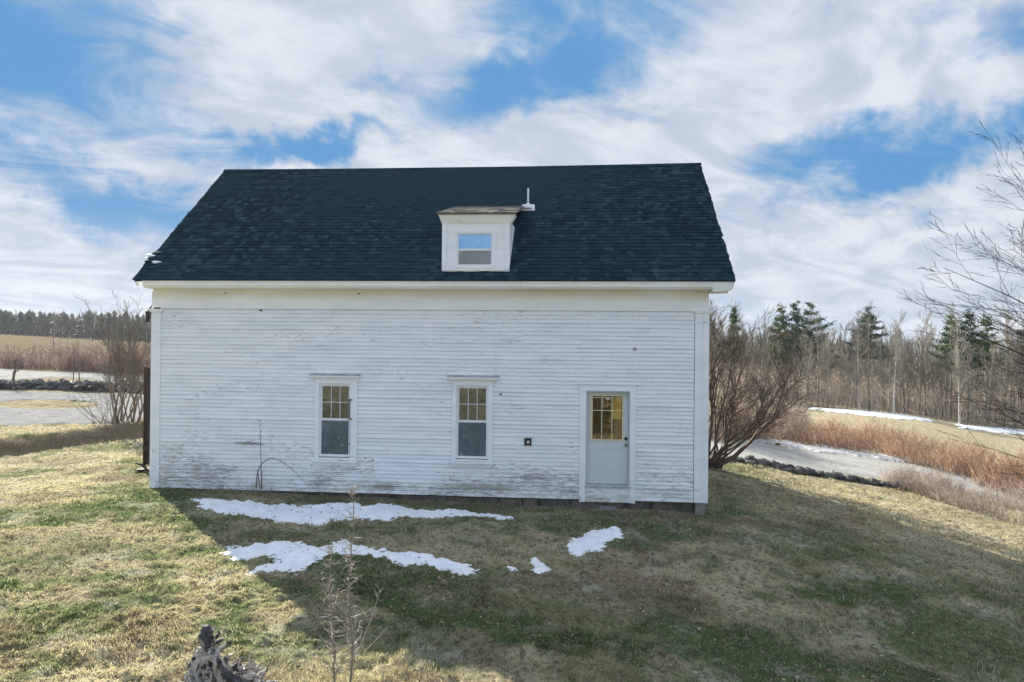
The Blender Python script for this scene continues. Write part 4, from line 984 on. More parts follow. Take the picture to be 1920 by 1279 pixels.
# --- conifers ---------------------------------------------------------------
def pine(seed, H, m, crown0=.35, wid=2.2, shape='pine', lean=0, dens=1.0, side=0):
    R = random.Random(seed); root = empty('pine_tree'); tr = MB()
    pts = [(0, 0, -.3)]; rad = [H*.014]; 
    for k in range(1, 9): pts.append((lean*(k/8)**2 + R.gauss(0, .03), R.gauss(0, .03), H*k/8)); rad.append(H*.014*(1-k/8*.9))
    tr.tube(pts, rad, 7); tr.build('trunk', M_BARK, root, True)
    cr = MB(); z = H*crown0; br = MB()
    while z < H*.985:
        f = (z/H-crown0)/(1-crown0)
        if shape == 'spruce': Lb = wid*(1-f)**.85+.12
        else: Lb = wid*(.55+.6*sin(pi*min(1, f*1.05+.12)))*(1-f*.55)
        nb = 5 if shape == 'spruce' else 4; a0 = R.uniform(0, 6.28)
        cx = lean*(z/H)**2
        for b in range(nb):
            az = a0+b*2*pi/nb+R.uniform(-.3, .3); L = Lb*R.uniform(.55, 1.15)
            if side: L *= 1+.5*cos(az)*side
            if shape == 'pine' and R.random() < .18: continue
            up = R.uniform(.05, .30) if shape == 'pine' else R.uniform(-.22, .02)
            d = Vector((cos(az), sin(az), up)); p0 = Vector((cx, 0, z+R.gauss(0, H*.016))); p1 = p0+d*L*.6; p2 = p0+d*L+Vector((0, 0, .12*L))
            br.tube([p0, p1, p2], [.035, .022, .008], 3, False)
            nc = max(4, int(L*9*dens))
            for c in range(nc):
                t = .22+.78*(c+R.random())/nc; q = (p0.lerp(p1, t/.6) if t < .6 else p1.lerp(p2, (t-.6)/.4))
                wv = .46*(1-.40*t)*(1 if shape == 'pine' else .85)
                for e in range(6):
                    dd = Vector((R.gauss(0, 1), R.gauss(0, 1), R.gauss(.15, .45))).normalized()*wv*R.uniform(.5, 1.1)
                    o_ = q+Vector((R.gauss(0, .13), R.gauss(0, .13), R.gauss(0, .10)))
                    sd_ = dd.cross(Vector((R.gauss(0, 1), R.gauss(0, 1), R.gauss(0, 1)))).normalized()*wv*.16
                    i0 = len(cr.v); cr.v += [tuple(o_-sd_*1.3), tuple(o_+sd_*1.3), tuple(o_+dd)]; cr.f.append((i0, i0+1, i0+2))
        z += H*(.045 if shape == 'pine' else .034)*R.uniform(.8, 1.2)
    br.build('limb', M_BARK, root); cr.build('crown', m, root); return root
def put_pine(px, ytop, d, seed, label, m=M_NEEDLE, **kw):
    x, y, zt = atd(px, ytop, d); z = T(x, y); H = zt-z
    o = pine(seed, H, m, **kw); o.location = (x, y, z)
    o.rotation_euler = (0, 0, TH); tag(o, label, 'tree', 'pines rising above the bare wood')
put_pine(1376, 578, 78, 1, 'narrow pine top just right of the white house corner', wid=1.2, crown0=.4, shape='spruce')
put_pine(1464, 571, 82, 2, 'lighter green pine on the left of the close group of three', wid=2.0, crown0=.35)
put_pine(1491, 569, 84, 3, 'middle pine of the close group of three', M_NEEDLED, wid=2.0, crown0=.45)
put_pine(1516, 568, 80, 4, 'dark pine with long branches swept to the right in the group of three', M_NEEDLED, wid=2.6, crown0=.5, lean=.3, side=.5, dens=.9)
put_pine(1628, 574, 76, 5, 'single dark spruce with layered branches standing alone above the wood', M_NEEDLED, wid=2.9, crown0=.5, shape='spruce')
put_pine(1784, 584, 74, 6, 'bushy pine left of the pair at the right of the wood', wid=2.2, crown0=.45)
put_pine(1817, 582, 72, 7, 'dark thick pine in the middle of the right hand group', M_NEEDLED, wid=2.0, crown0=.5)
put_pine(1851, 590, 73, 8, 'rounded pine at the right of the right hand group', wid=1.8, crown0=.5)
put_pine(1915, 612, 76, 9, 'pine behind the overhanging branches at the right edge', M_NEEDLED, wid=2.2, crown0=.5)
put_pine(1545, 628, 88, 10, 'low pine just right of the group of three', M_NEEDLED, wid=1.8, crown0=.5)

# --- far woods ---------------------------------------------------------------
def far_woods():
    g = random.Random(12); mb = MB()
    def tree(x, y, z, H, kind):
        if kind:   # conifer of stacked ragged skirts
            n = 7; 
            for k in range(n):
                f = k/n; zz_ = z+H*(.12+.84*f); r = H*g.uniform(.16, .26)*(1-f)**.55+.35; h = H*.13; i0 = len(mb.v); m = 7
                off = g.uniform(0, 6)
                for j in range(m):
                    a = off+2*pi*j/m; q = r*g.uniform(.55, 1.25); mb.v.append((x+q*cos(a), y+q*sin(a), zz_-g.uniform(0, .25)*h))
                mb.v.append((x, y, zz_+h))
                for j in range(m): mb.f.append((i0+j, i0+(j+1) % m, i0+m))
        else:
            for k in range(26):
                a = g.uniform(0, 6.28); t = g.uniform(.1, .9); L = H*g.uniform(.15, .35); rr_ = H*.1
                p = Vector((x+rr_*cos(a)*g.random(), y+rr_*sin(a)*g.random(), z+H*t*.9)); d = Vector((cos(a)*.5, sin(a)*.5, 1)).normalized()*L
                s_ = Vector((-sin(a), cos(a), 0))*.16; i0 = len(mb.v)
                mb.v += [tuple(p-s_), tuple(p+s_), tuple(p+d)]; mb.f.append((i0, i0+1, i0+2))
            mb.tube([(x, y, z), (x, y, z+H*.8)], [.22, .05], 3, False)
    for row in range(6):
        n = 330
        for k in range(n):
            px = -700 + (k+g.random())*(2300/n); d = 190+row*11+g.uniform(-4, 4) + max(0, (px-300)*.03)
            x, y, _ = atd(px, 640, d); z = T(x, y)
            top = 6.3+row*.45+2.4*vnoise(np.array([px*.012]), np.array([2.2]), 7)[0] + (1.2 if px > 150 else 0)
            tree(x, y, z-.5, top*g.uniform(.6, 1.06), (g.random() < (.55 if row > 1 else .25)))
    for k in range(260):
        px = 1150+(k+g.random())*(1500/260); d = g.uniform(120, 150); x, y, _ = atd(px, 640, d); tree(x, y, T(x, y)-.5, g.uniform(9.5, 12.5), False)
    o = mb.build('far_woods', M_FAR, None, True); tag(o, 'dark mixed woods on the low ridge far behind the field', 'woods', kind='stuff')
far_woods()

# --- brush rows -------------------------------------------------------------
def band_pts(poly_near, poly_far, clumpf=.6, clumps=.45, seed=2):
    A = np.array([hit(*p)[:2] for p in poly_near]); B = np.array([hit(*p)[:2] for p in poly_far])
    def f(g, N):
        out = []; sc = []
        t = g.random(N*3)*(len(A)-1); i = np.minimum(t.astype(int), len(A)-2); fr_ = (t-i)[:, None]; s = g.random(N*3)[:, None]
        P = (A[i]*(1-fr_)+A[i+1]*fr_)*(1-s)+(B[i]*(1-fr_)+B[i+1]*fr_)*s
        n = fbm(P[:, 0]*clumpf, P[:, 1]*clumpf, seed, 3); keep = (n + g.normal(0, .07, len(n))) > clumps
        P = P[keep][:N]; n = n[keep][:N]
        while len(P) < N: P = np.concatenate([P, P])[:N]; n = np.concatenate([n, n])[:N]
        return P, .55+1.0*np.clip((n-clumps)*3, 0, 1)
    return f
thicket('red_brush', band_pts([(1390,826),(1500,838),(1600,850),(1690,868),(1780,893),(1850,920),(1960,955)], [(1390,806),(1500,812),(1600,822),(1700,838),(1800,858),(1880,880),(1960,905)], .8, .40), 6000, .95, .010, M_BRUSHR, 21, .34, 3, 'reddish brown leafless brush growing along the far side of the road on the right', 'brush')
thicket('roadside_weeds', band_pts([(1660,912),(1740,935),(1810,957),(1920,990)], [(1680,903),(1760,915),(1830,925),(1960,940)], 1.2, .38, 4), 2600, .62, .006, M_WEED, 22, .40, 3, 'grey tan weeds along the near side of the road on the right', 'weeds')
thicket('field_brush', band_pts([(-200,690),(0,690),(100,694),(200,701),(330,706)], [(-200,676),(0,676),(100,680),(200,686),(330,692)], .5, .42, 6), 7000, 1.35, .016, M_BRUSHP, 23, .22, 3, 'pinkish brown leafless brush between the left road and the far field', 'brush')
thicket('roadside_brush', band_pts([(1330,830),(1390,826),(1500,828)], [(1330,800),(1400,796),(1520,800)], .8, .3, 6), 3500, 1.3, .012, M_WEED, 25, .28, 3, 'brown leafless brush behind the big bare shrub', 'brush')
thicket('bank_grass', band_pts([(-30,842),(60,836),(140,826),(220,812),(300,800)], [(-30,826),(60,820),(140,811),(220,798),(300,786)], 1.3, .40, 9), 2200, .15, .006, M_WEED, 27, .8, 1, 'dead tan grass hanging over the shaded bank left of the house', 'grass')
thicket('wall_foot_weeds', band_pts([(300,918),(500,926),(700,938),(900,946),(1100,958),(1320,966)], [(300,913),(500,922),(700,932),(900,940),(1100,950),(1320,958)], 3, .45, 9), 900, .22, .004, M_WEED, 28, .5, 1, 'short dead weeds along the foot of the white wall', 'weeds')

# --- stone walls ------------------------------------------------------------
def rock(mb, x, y, z, s, R):
    i0 = len(mb.v); nu, nv = 7, 5; sx, sy, sz = s*R.uniform(.8, 1.5), s*R.uniform(.7, 1.2), s*R.uniform(.5, .95); ra = R.uniform(0, 3)
    for j in range(nv+1):
        ph = pi*j/nv
        for i in range(nu):
            th = 2*pi*i/nu; k = R.uniform(.78, 1.12); a = sx*k*sin(ph)*cos(th); b = sy*k*sin(ph)*sin(th)
            mb.v.append((x+a*cos(ra)-b*sin(ra), y+a*sin(ra)+b*cos(ra), z+sz*k*cos(ph)))
    for j in range(nv):
        for i in range(nu): mb.f.append((i0+j*nu+i, i0+j*nu+(i+1) % nu, i0+(j+1)*nu+(i+1) % nu, i0+(j+1)*nu+i))
def stone_row(name, pxs, n, s, lay, label, jit, seed):
    R = random.Random(seed); P = np.array([hit(*p)[:2] for p in pxs]); C = catm(P, 20); mb = MB()
    for k in range(n):
        c = C[min(int(R.random()*len(C)), len(C)-1)]; x, y = c[0]+R.gauss(0, jit), c[1]+R.gauss(0, jit*.6); sz = s*R.uniform(.55, 1.35)
        rock(mb, x, y, T(x, y)+sz*.2+R.random()**2*lay, sz, R)
    c = C[len(C)//2]; z = T(c[0], c[1]); o = mb.build(name, M_STONE, None, False, org=(c[0], c[1], z), loc=(c[0], c[1], z)); tag(o, label, 'stone wall'); return o
stone_row('stone_wall', [(-150,727),(0,729),(100,729),(200,733),(300,737)], 560, .22, .42, 'tumbled dark stone wall between the gravel yard and the left road', .35, 4)
stone_row('stone_row', [(1350,862),(1430,873),(1500,887),(1600,902),(1690,917)], 260, .13, .10, 'low row of dark stones along the near edge of the road', .18, 5)
snow([(30,722),(60,720),(75,724),(60,729),(35,728)], 'little snow heap on the dark stone wall at the far left', 71, st=.10, thick=.5, amp=.5, frq=1.5, edge=.8)
snow([(-80,716),(60,716),(200,722),(290,727),(290,730),(200,726),(60,720),(-80,720)], 'thin snow strip between the stone wall and the left road', 73, st=.15, thick=.12, amp=.6, frq=.7, edge=.5)

# --- shrubs and near trees --------------------------------------------------
def shrub(name, base, stems, label, m, seed, P, maxlev=4, cat='shrub'):
    t = Tree(seed); P = dict(P); P['tl'] = 0
    for (off, d, L, r) in stems: t.branch(Vector(off), Vector(d), L, r, 0, maxlev, P)
    root = empty(name, base); t.trunk.build('stem', m[0], root, True); t.crown.build('crown', m[1], root)
    return tag(root, label, cat)
R_ = random.Random(31)
b = hit(1338, 878); b = (4.05, 20.3, T(4.05, 20.3)-.05)
stems = []
for k in range(12):
    az = R_.uniform(-.5, .9); el = .50+.95*(k+.5)/12; stems.append(((R_.uniform(-.3, .5), R_.uniform(-.4, .5), 0), (cos(az)*cos(el)*1.0, sin(az)*cos(el)*.8, sin(el)), (3.1 if el < .8 else 3.9)*R_.uniform(.85, 1.1), R_.uniform(.03, .055)))
stems += [((0, 0, 0), (1.0, -.1, .85), 3.6, .07), ((.1, 0, 0), (.85, .1, .9), 3.9, .07), ((0, 0, 0), (-.15, 0, 1), 4.0, .06), ((0, .2, 0), (.3, -.1, 1), 4.2, .06)]
PB = dict(nb=[8, 6, 5, 3], t0=[.28, .2, .15, .2], ang=[.5, .6, .6, .6], lr=[.46, .52, .55, .6], rmin=.0045, jit=.20, tj=.9, bias=(.01, 0, .07), taper=.3)
shrub('bare_shrub', b, stems, 'large spreading leafless shrub leaning out from behind the right corner of the house', [M_TWIG, M_TWIG], 8, PB, 4)
bl = hit(236, 792); bl = (bl[0], bl[1], T(bl[0], bl[1])-.1)
stems = []
for k in range(17):
    az = R_.uniform(0, 6.28); el = R_.uniform(1.0, 1.5); stems.append(((R_.uniform(-.5, .6), R_.uniform(-.4, .4), 0), (cos(az)*cos(el), sin(az)*cos(el), sin(el)), R_.uniform(3.0, 4.6), R_.uniform(.03, .05)))
PL = dict(PB); PL['rmin'] = .006; PL['nb'] = [9, 6, 4]; PL['bias'] = (0, 0, .16)
shrub('bare_shrub', bl, stems, 'upright many stemmed leafless shrub beside the left corner of the house', [M_BARK, M_TWIGG], 24, PL, 3)
# second clump touching it
bl2 = hit(205, 795)
stems = [((R_.uniform(-.4, .4), R_.uniform(-.3, .3), 0), (R_.gauss(-.2, .4), R_.gauss(0, .3), 1), R_.uniform(1.2, 2.1), .014) for k in range(18)]
shrub('sucker_shoots', (bl2[0], bl2[1], T(bl2[0], bl2[1])-.05), stems, 'thin low shoots left of the foot of the upright shrub', [M_TWIGM, M_TWIGM], 19, dict(PB, nb=[5, 2], rmin=.006), 1)

# overhanging tree at the right edge: the trunk stands outside the picture
tb = atd(2330, 640, 17.5); tz = T(tb[0], tb[1]); M_TWIGK = mat('blackish_twigs', (.035, .028, .024), .95, var=(.07, .055, .045), vscale=3, obj=True, spec=.1); ot = empty('bare_tree', (tb[0], tb[1], tz))
tt = Tree(91); O = Vector((tb[0], tb[1], tz))
PO = dict(nb=[9, 6, 4], t0=[.22, .2, .2], ang=[.50, .5, .5], lr=[.36, .45, .5], rmin=.0055, jit=.07, tj=1.0, bias=(-.01, 0, .03), taper=.12, tl=-1)
tt.trunk.tube([(0, 0, -.3), (.05, 0, 1.5), (-.1, .1, 3.2), (-.2, .1, 5), (-.1, 0, 8)], [.32, .26, .22, .18, .05], 10)
for (ps, zs_, px, py, d, r) in [(.6,2.6,1772,540,15.5,.055),(.6,2.4,1800,575,16.5,.045),(.7,3.4,1785,412,16,.045),(.7,3.8,1800,372,16.5,.045),(.7,4.2,1868,330,16.5,.05),(.65,3.1,1815,452,15.2,.045),(.6,2.9,1810,470,17,.04),(.6,2.8,1822,500,16,.04),
                                (.6,2.3,1790,555,17.5,.04),(.6,2.1,1815,620,16.5,.04),(.6,1.9,1850,690,16,.035),(.5,1.3,1850,800,15,.025),(.5,1.2,1830,770,16,.022),(.6,2.5,1835,545,16,.04),(.7,5.0,1880,270,17,.05),(.7,3.3,1840,440,17.5,.04)]:
    e = Vector(atd(px+68, py+12, d))-O; s0 = Vector((-.1, .05, zs_)); dv_ = e-s0; L = dv_.length
    mid = s0+dv_*.5; tt.branch(s0, (dv_+Vector((0, 0, -.05*L))), L, r, 0, 3, PO)
tt.trunk.build('trunk', M_BARK, ot, True); tt.crown.build('crown', M_TWIGK, ot)
tag(ot, 'bare tree outside the right edge with long dark branches reaching into the sky', 'tree')
# trees behind the camera, seen only as reflections in the panes
for i, (x, y, s_) in enumerate([(-14, -40, .8), (-9, -46, .9), (-3, -44, .8), (6, -45, .8), (-22, -43, .9)]):
    place(protos[i], x, y, T(x, y), i*1.3, s_, False, 'bare tree reflected in the panes, standing on the rise behind the viewer', 'tree', 'bare trees behind the viewer')

# small trees on the left
def small_tree(px, py, top, seed, label, P, r, m=M_TWIG, lean=(0, 0), maxlev=2):
    x, y, z = hit(px, py); d = np.hypot(x, y)/np.hypot(*ray(px, py)[:2]); zt = atd(px, top, d)[2]; H = zt-z
    t = Tree(seed); t.branch(Vector((0, 0, -.05)), Vector((lean[0], lean[1], 1)), H, r, 0, maxlev, P)
    o = empty('young_tree', (x, y, z)); t.trunk.build('trunk', m, o, True); t.crown.build('crown', m, o); return tag(o, label, 'tree')
PS = dict(nb=[9, 5, 3], t0=[.35, .2, .2], ang=[.9, .7, .6], lr=[.5, .5, .5], rmin=.012, jit=.18, tj=.5, bias=(0, 0, .03), taper=.3)
small_tree(22, 728, 672, 51, 'small dark crooked tree by the stone wall at the far left', PS, .10)
small_tree(137, 722, 640, 52, 'thin sapling on the left of the pair by the stone wall', dict(PS, nb=[6, 2], ang=[.4, .4], lr=[.25, .4]), .045, lean=(.02, 0))
small_tree(150, 722, 638, 53, 'thin leaning sapling on the right of the pair by the stone wall', dict(PS, nb=[6, 2], ang=[.5, .4], lr=[.25, .4]), .045, lean=(.14, 0))
small_tree(100, 650, 596, 54, 'pale bare tree standing on the far field before the dark woods', dict(PS, rmin=.04, nb=[12, 5, 3], ang=[.5, .5, .5]), .10, M_BARKL)

# saplings in the foreground
def sapling(px, pyb, pytop, seed, label, side, m=M_TWIGW):
    x, y, z = hit(px, pyb); d = float(y/ray(px, pyb)[1]); xt, yt_, zt = atd(px+side, pytop, d)
    R = random.Random(seed); root = empty('sapling', (x, y, z)); H = zt-z
    st = MB(); n = 14; pts = []; rad = []
    for k in range(n+1):
        f = k/n; pts.append(Vector(((xt-x)*f+.015*sin(f*9+seed)+R.gauss(0, .006), .01*sin(f*7), H*f-.05))); rad.append(.0105*(1-f)**.8+.002)
    st.tube(pts, rad, 6); cr = MB()
    for k in range(58):
        f = R.uniform(.16, .74) if k < 48 else R.uniform(.8, .97); i = int(f*n); p = pts[i].lerp(pts[min(i+1, n)], f*n-i)
        az = R.uniform(0, 6.28); L = R.uniform(.08, .34)*(1.15-f) + .03; q = p.copy(); d_ = Vector((cos(az), sin(az)*.8, R.uniform(.15, 1.0))).normalized(); pp_ = [p]
        for e in range(4):
            d_ = (d_+Vector((R.gauss(0, .35), R.gauss(0, .35), R.gauss(.05, .25)))).normalized(); q = q+d_*L/4; pp_.append(q.copy())
        cr.tube(pp_, [.0048, .004, .0035, .003, .002], 4)
        for e in range(5):
            j = R.choice((1, 2, 3, 4)); a_2 = R.uniform(0, 6.28); dd = Vector((cos(a_2), sin(a_2), R.uniform(-.2, .9))).normalized()*R.uniform(.02, .07)
            cr.tube([pp_[j], pp_[j]+dd], [.0032, .0018], 3)
    st.build('stem', M_TWIGM, root, True); cr.build('twigs', m, root); return tag(root, label, 'sapling', 'saplings in the foreground')
sapling(627, 1310, 1000, 5, 'left one of the two thin foreground saplings', -8)
sapling(655, 1318, 900, 6, 'taller right one of the two thin foreground saplings', 6)
# slim leaning canes right of them
def cane(pts_px, d, r, name, label, m=M_TWIGW, cat='sapling', twn=10, seed=2, Y=None):
    P = [Vector(atd(a, b, d) if Y is None else onY(a, b, Y)) for (a, b) in pts_px]; R = random.Random(seed)
    o3 = P[0].copy(); Q = [p-o3 for p in P]; C = catm(np.array(Q), 6); mb = MB()
    mb.tube([tuple(c) for c in C], list(np.linspace(r, r*.35, len(C))), 5)
    root = empty(name, o3); mb.build('stem', m, root, True); tw = MB()
    for k in range(twn):
        i = R.randrange(len(C)//4, len(C)); p = Vector(C[i]); a = R.uniform(0, 6.28); L = R.uniform(.03, .12)
        tw.tube([p, p+Vector((cos(a)*L*.7, sin(a)*L*.5, L*.7))], [r*.4, r*.2], 3)
    if twn: tw.build('twigs', m, root)
    return tag(root, label, cat)
cane([(660,1270),(675,1215),(700,1150),(712,1105)], 6.7, .006, 'sapling', 'thin cane leaning right behind the taller sapling', twn=22)
cane([(680,1225),(700,1205),(725,1178)], 7.0, .005, 'sapling', 'short straight cane leaning right at the shadow edge', twn=4)
cane([(628,1212),(600,1195),(585,1172),(578,1165)], 6.9, .004, 'sapling', 'fine twiggy cane curving out left of the saplings', twn=22)
# sprouts against the wall
cane([(491,917),(490,890),(489,850),(487,790)], 0, .014, 'wall_sprout', 'straight dark shoot standing against the siding left of the left window', M_TWIG, 'shoot', 6, 5, Y=14.55)
cane([(488,917),(484,885),(495,866),(515,860),(545,878),(567,900)], 0, .013, 'wall_sprout', 'arching dark shoot bending right against the siding', M_TWIG, 'shoot', 8, 6, Y=14.5)
cane([(480,915),(482,890),(488,874)], 0, .014, 'wall_sprout', 'shortest dark shoot at the left of the arching one', M_TWIG, 'shoot', 3, 7, Y=14.5)
cane([(664,1008),(663,960),(663,900)], 0, .006, 'dry_stalk', 'tall thin dry stalk rising from the snow before the wall', M_TWIGW, 'stalk', 5, 8, Y=11.0)

# weathered stump in the foreground ------------------------------------------
def stump():
    gx, gy, gz = hit(430, 1300); d = gy/ray(430, 1300)[1]; root = empty('weathered_stump', (gx, gy, gz)); O3 = Vector((gx, gy, gz))
    def L(px, py, dd=0): return Vector(atd(px, py, d+dd))-O3
    def gnarl(mb, pts, rad, n, seed, amp):
        P = catm(np.array([tuple(p) for p in pts]), 9); rr_ = np.interp(np.linspace(0, 1, len(P)), np.linspace(0, 1, len(rad)), rad); i0 = len(mb.v)
        m = len(P)
        for k in range(m):
            dd = Vector(P[min(k+1, m-1)]-P[max(k-1, 0)]).normalized(); a = dd.cross(Vector((0, 1, .1))).normalized(); b = dd.cross(a)
            for j in range(n):
                t = 2*pi*j/n; q = 1+amp*(2*float(vnoise(np.array([j*.9+seed]), np.array([k*.22]), seed)[0])-1)+amp*.5*(2*float(vnoise(np.array([j*2.1+seed]), np.array([k*.8]), seed+3)[0])-1)
                mb.v.append(tuple(Vector(P[k])+(a*cos(t)+b*sin(t))*rr_[k]*q))
        for k in range(m-1):
            for j in range(n): mb.f.append((i0+k*n+j, i0+k*n+(j+1) % n, i0+(k+1)*n+(j+1) % n, i0+(k+1)*n+j))
        mb.f.append(tuple(range(i0+n-1, i0-1, -1))); mb.f.append(tuple(range(i0+(m-1)*n, i0+m*n)))
    a = MB()
    gnarl(a, [L(398, 1350), L(392, 1300), L(384, 1245), L(390, 1212)], [.15, .125, .085, .065], 22, 3, .55)
    gnarl(a, [L(384, 1232, -.02), L(402, 1236, -.06), L(416, 1262, -.08), L(424, 1310, -.1)], [.05, .06, .055, .07], 16, 5, .6)
    gnarl(a, [L(398, 1238, .02), L(424, 1258, .05), L(455, 1278, .08), L(500, 1300, .1)], [.045, .06, .075, .10], 18, 9, .7)
    gnarl(a, [L(430, 1275, .25), L(452, 1262, .28), L(472, 1256, .3), L(490, 1262, .3)], [.07, .08, .055, .03], 16, 12, .75)
    gnarl(a, [L(380, 1300), L(364, 1272, -.02), L(361, 1248), L(368, 1224)], [.05, .03, .022, .010], 11, 14, .7)
    gnarl(a, [L(372, 1290, -.1), L(354, 1278, -.12), L(349, 1262, -.1)], [.04, .028, .012], 10, 15, .7)
    RS = random.Random(8)
    for (bx, by, dd_, tx, ty, w_) in [(372,1275,-.05,350,1240,.030),(380,1255,0,366,1222,.026),(402,1225,-.02,425,1208,.022),(412,1240,.02,440,1226,.024),(430,1262,.1,452,1238,.028),(470,1275,.15,505,1252,.030),(455,1270,.2,476,1236,.024),(490,1290,.1,520,1276,.026),(365,1290,-.1,338,1278,.024),(384,1222,-.03,376,1200,.020),(396,1214,-.02,402,1196,.018)]:
        gnarl(a, [L(bx, by+8, dd_), L((bx+tx)/2+RS.uniform(-4, 4), (by+ty)/2, dd_), L(tx, ty, dd_+RS.uniform(-.05, .05))], [w_*1.5, w_*.9, .004], 8, RS.randrange(99), .6)
    a.build('wood', M_WEATH, root)
    c = MB(); gnarl(c, [L(391, 1217), L(389, 1199), L(386, 1184), L(385, 1173)], [.050, .046, .056, .026], 16, 21, .55); c.build('charred_knob', M_CHAR, root)
    for q in ([(397, 1200), (408, 1194), (411, 1182)], [(399, 1207), (414, 1202), (421, 1198)]):
        c = MB(); gnarl(c, [L(*p) for p in q], [.024, .014, .005], 7, 25, .5); c.build('broken_branch', M_CHAR, root)
    h = MB(); gnarl(h, [L(414, 1252, -.16), L(430, 1268, -.14), L(452, 1286, -.10), L(478, 1312, -.1)], [.012, .04, .055, .07], 14, 31, .5); h.build('hollow_shade', M_CHAR, root)  # solid black form in place of the shade inside a hollow
    t = MB(); R = random.Random(4)
    for k in range(46):
        p = L(R.uniform(345, 500), R.uniform(1245, 1290), R.uniform(-.15, .35)); a2 = R.uniform(0, 6.28); l = R.uniform(.05, .18)
        t.tube([p, p+Vector((cos(a2), sin(a2), R.uniform(-.3, .8)))*l*.6, p+Vector((cos(a2+.4), sin(a2+.4), R.uniform(-.2, .7)))*l], [.006, .005, .003], 4)
    t.build('splinters', M_TWIGW, root)
    tag(root, 'gnarled weathered grey stump with a blackened knob in the near lawn', 'stump')
stump()
# fallen sticks on the lawn
for (x0, y0, x1, y1, lab) in [(550,1167,576,1167,'left one of two pale sticks lying on the shaded lawn'), (598,1168,616,1168,'right one of two pale sticks lying on the shaded lawn')]:
    a, b = hit(x0, y0), hit(x1, y1); m_ = MB(); c = Vector((a[0], a[1], a[2]+.06)); e = Vector((b[0]-a[0], b[1]-a[1], b[2]-a[2]+.01))
    m_.tube([(0, 0, 0), tuple(e*.5+Vector((0, 0, .01))), tuple(e)], [.007, .006, .005], 6); o = m_.build('fallen_stick', mat('bleached_stick', (.6, .6, .52), .8), None, True, loc=c); tag(o, lab, 'stick', 'pale sticks on the shaded lawn')
# leaning flat board at the gable foot
lb = hit(262, 886); m_ = MB(); m_.hexa([(-.25, -.05, 0), (.35, -.05, .02), (.35, .22, .04), (-.25, .2, .02), (-.25, -.05, .03), (.35, -.05, .08), (.35, .22, .12), (-.25, .2, .05)])
m_.tube([(.05, 0, .05), (-.12, .02, .16), (-.27, .0, .2)], [.03, .03, .02], 6)
o = m_.build('scrap_lumber', M_WOOD, None, loc=(lb[0]+.15, lb[1], T(lb[0], lb[1])+.04)); tag(o, 'dark scrap of lumber lying at the foot of the left gable', 'lumber')

# ================================================================== HAZE
hz = MB(); hz.box(-605, 605, -605, 605, -25, 26)
HM = bpy.data.materials.new('thin_air'); HM.use_nodes = True; ht = HM.node_tree; ht.nodes.clear()
hp = ht.nodes.new('ShaderNodeVolumePrincipled'); hp.inputs['Color'].default_value = (.80, .88, 1, 1); hp.inputs['Density'].default_value = .00018; hp.inputs['Anisotropy'].default_value = .3
ho = ht.nodes.new('ShaderNodeOutputMaterial'); ht.links.new(hp.outputs[0], ho.inputs['Volume'])
tag(hz.build('haze', HM), kind='stuff')
# ================================================================== GRASS
def leaves():
    g = np.random.default_rng(9); n = 5200
    rr_ = 5+17*g.random(n)**.8; az = g.uniform(-50, 42, n)*pi/180; x, y = rr_*np.sin(az), rr_*np.cos(az)
    k = (fbm(x*.6, y*.6, 91, 3) > .47) & ~((x > XL-.1) & (x < XR+.1) & (y > YF-.1)); x, y = x[k], y[k]; n = len(x)
    z = terr(x, y)+micro(x, y)+.022+.02*g.random(n); s = g.uniform(.015, .035, n); th = g.uniform(0, 2*pi, n); a, b = np.cos(th)*s, np.sin(th)*s; h = g.normal(0, .35, (4, n))*s
    V = np.stack([np.stack([x+a, y+b, z+h[0]], 1), np.stack([x-b*.6, y+a*.6, z+h[1]], 1), np.stack([x-a, y-b, z+h[2]], 1), np.stack([x+b*.6, y-a*.6, z+h[3]], 1)], 1)
    i = (np.arange(n)*4)[:, None]; F = np.concatenate([i+np.array([[0, 1, 2]]), i+np.array([[0, 2, 3]])], 1).ravel()
    o = np_mesh('fallen_leaves', V.reshape(-1, 3), F, 3, stem_mat('dead_leaves', [(.06, .04, .03), (.20, .13, .08), (.42, .34, .25)]), {'rnd': np.repeat(g.random(n), 4)})
    tag(o, 'scattered dead brown leaves lying in the winter lawn', 'leaves', kind='stuff')
leaves()
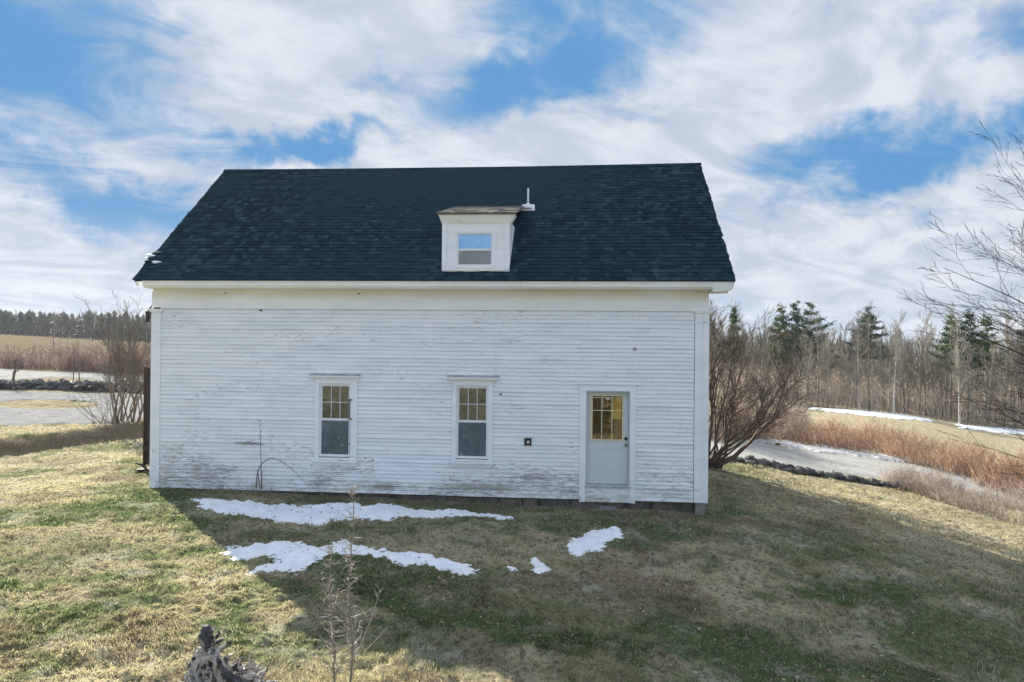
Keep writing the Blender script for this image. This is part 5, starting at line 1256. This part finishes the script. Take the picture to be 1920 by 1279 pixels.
def grass():
    g = np.random.default_rng(4); PX = []; 
    # sample in polar space, dense near the viewer; widened beyond the frame
    def samp(n, r0, r1, pw):
        u = g.random(n); r = (r0**pw+(r1**pw-r0**pw)*u)**(1/pw); az = g.uniform(-48, 40, n)*pi/180 - 0
        return r*np.sin(az-.0), r*np.cos(az)
    xs_, ys_ = [], []
    for (n, a, b, pw) in [(300000, 4.6, 10, 1.2), (270000, 9, 19, 1.1), (130000, 17, 34, 1.1)]:
        x, y = samp(n, a, b, pw); xs_.append(x); ys_.append(y)
    x = np.concatenate(xs_); y = np.concatenate(ys_)
    keep = ~((x > XL-.02) & (x < XR+.02) & (y > YF-.01) & (y < YB+.1))
    keep &= gf(x, y) < .1
    keep &= road_dist(x, y) > 3.25
    bb = bankd(x, y); keep &= ~((bb > -1.0) & (bb < .0) & (x < -5) & (g.random(len(x)) < .75))
    dens = fbm(x*3.2, y*3.2, 51, 3, .6); keep &= g.random(len(x)) < .30+1.5*sstep(.42, .60, dens)
    for (fn, ax, bx, ay, by) in SNOWF:
        q = (x > ax) & (x < bx) & (y > ay) & (y < by) & (y < 16); qi = np.where(q)[0]
        if len(qi): keep[qi] &= ~(fn(x[qi], y[qi])+.03*g.normal(0, 1, len(qi)) > .045)
    x = x[keep]; y = y[keep]; dens = dens[keep]; N = len(x); d = np.hypot(x, y)
    z = terr(x, y)+micro(x, y)
    gr, br = lawn_attr(x, y)
    tuft = sstep(.5, .75, fbm(x*1.1, y*1.1, 61, 3, .6))
    L = (.022+.036*g.random(N))*(.55+1.5*tuft)*(1+.022*d); wdt = (.0024+.0014*g.random(N))*(1+.13*np.maximum(d-5, 0))
    th = 2*pi*fbm(x*.5, y*.5, 71, 2)*2 + g.normal(0, .9, N); lean = g.uniform(.25, 1.0, N)*1.35
    dx, dy = np.cos(th)*np.sin(lean), np.sin(th)*np.sin(lean); dz = np.cos(lean)
    fa = g.uniform(0, 2*pi, N); wx_, wy_ = np.cos(fa)*wdt, np.sin(fa)*wdt
    z0 = z-.012
    V = np.empty((N, 5, 3))
    V[:, 0] = np.stack([x-wx_, y-wy_, z0], 1); V[:, 1] = np.stack([x+wx_, y+wy_, z0], 1)
    mx, my, mz = x+dx*L*.45, y+dy*L*.45, z0+(dz*.6+.38)*L*.55+.012
    V[:, 2] = np.stack([mx+wx_*.8, my+wy_*.8, mz], 1); V[:, 3] = np.stack([mx-wx_*.8, my-wy_*.8, mz], 1)
    V[:, 4] = np.stack([x+dx*L*1.1, y+dy*L*1.1, z0+dz*L*.75+.016], 1)
    i = (np.arange(N)*5)[:, None]
    F = np.concatenate([i+np.array([[0, 1, 2]]), i+np.array([[0, 2, 3]]), i+np.array([[3, 2, 4]])], 1).ravel()
    o = np_mesh('grass', V.reshape(-1, 3), F, 3, M_BLADE, {'green': np.repeat(gr, 5), 'brown': np.repeat(br, 5), 'rnd': np.repeat(g.random(N), 5)})
    tag(o, 'matted winter lawn of straw and green grass around the house', 'grass', kind='stuff')
grass()
print('objects', len(bpy.data.objects), 'forest', cnt)
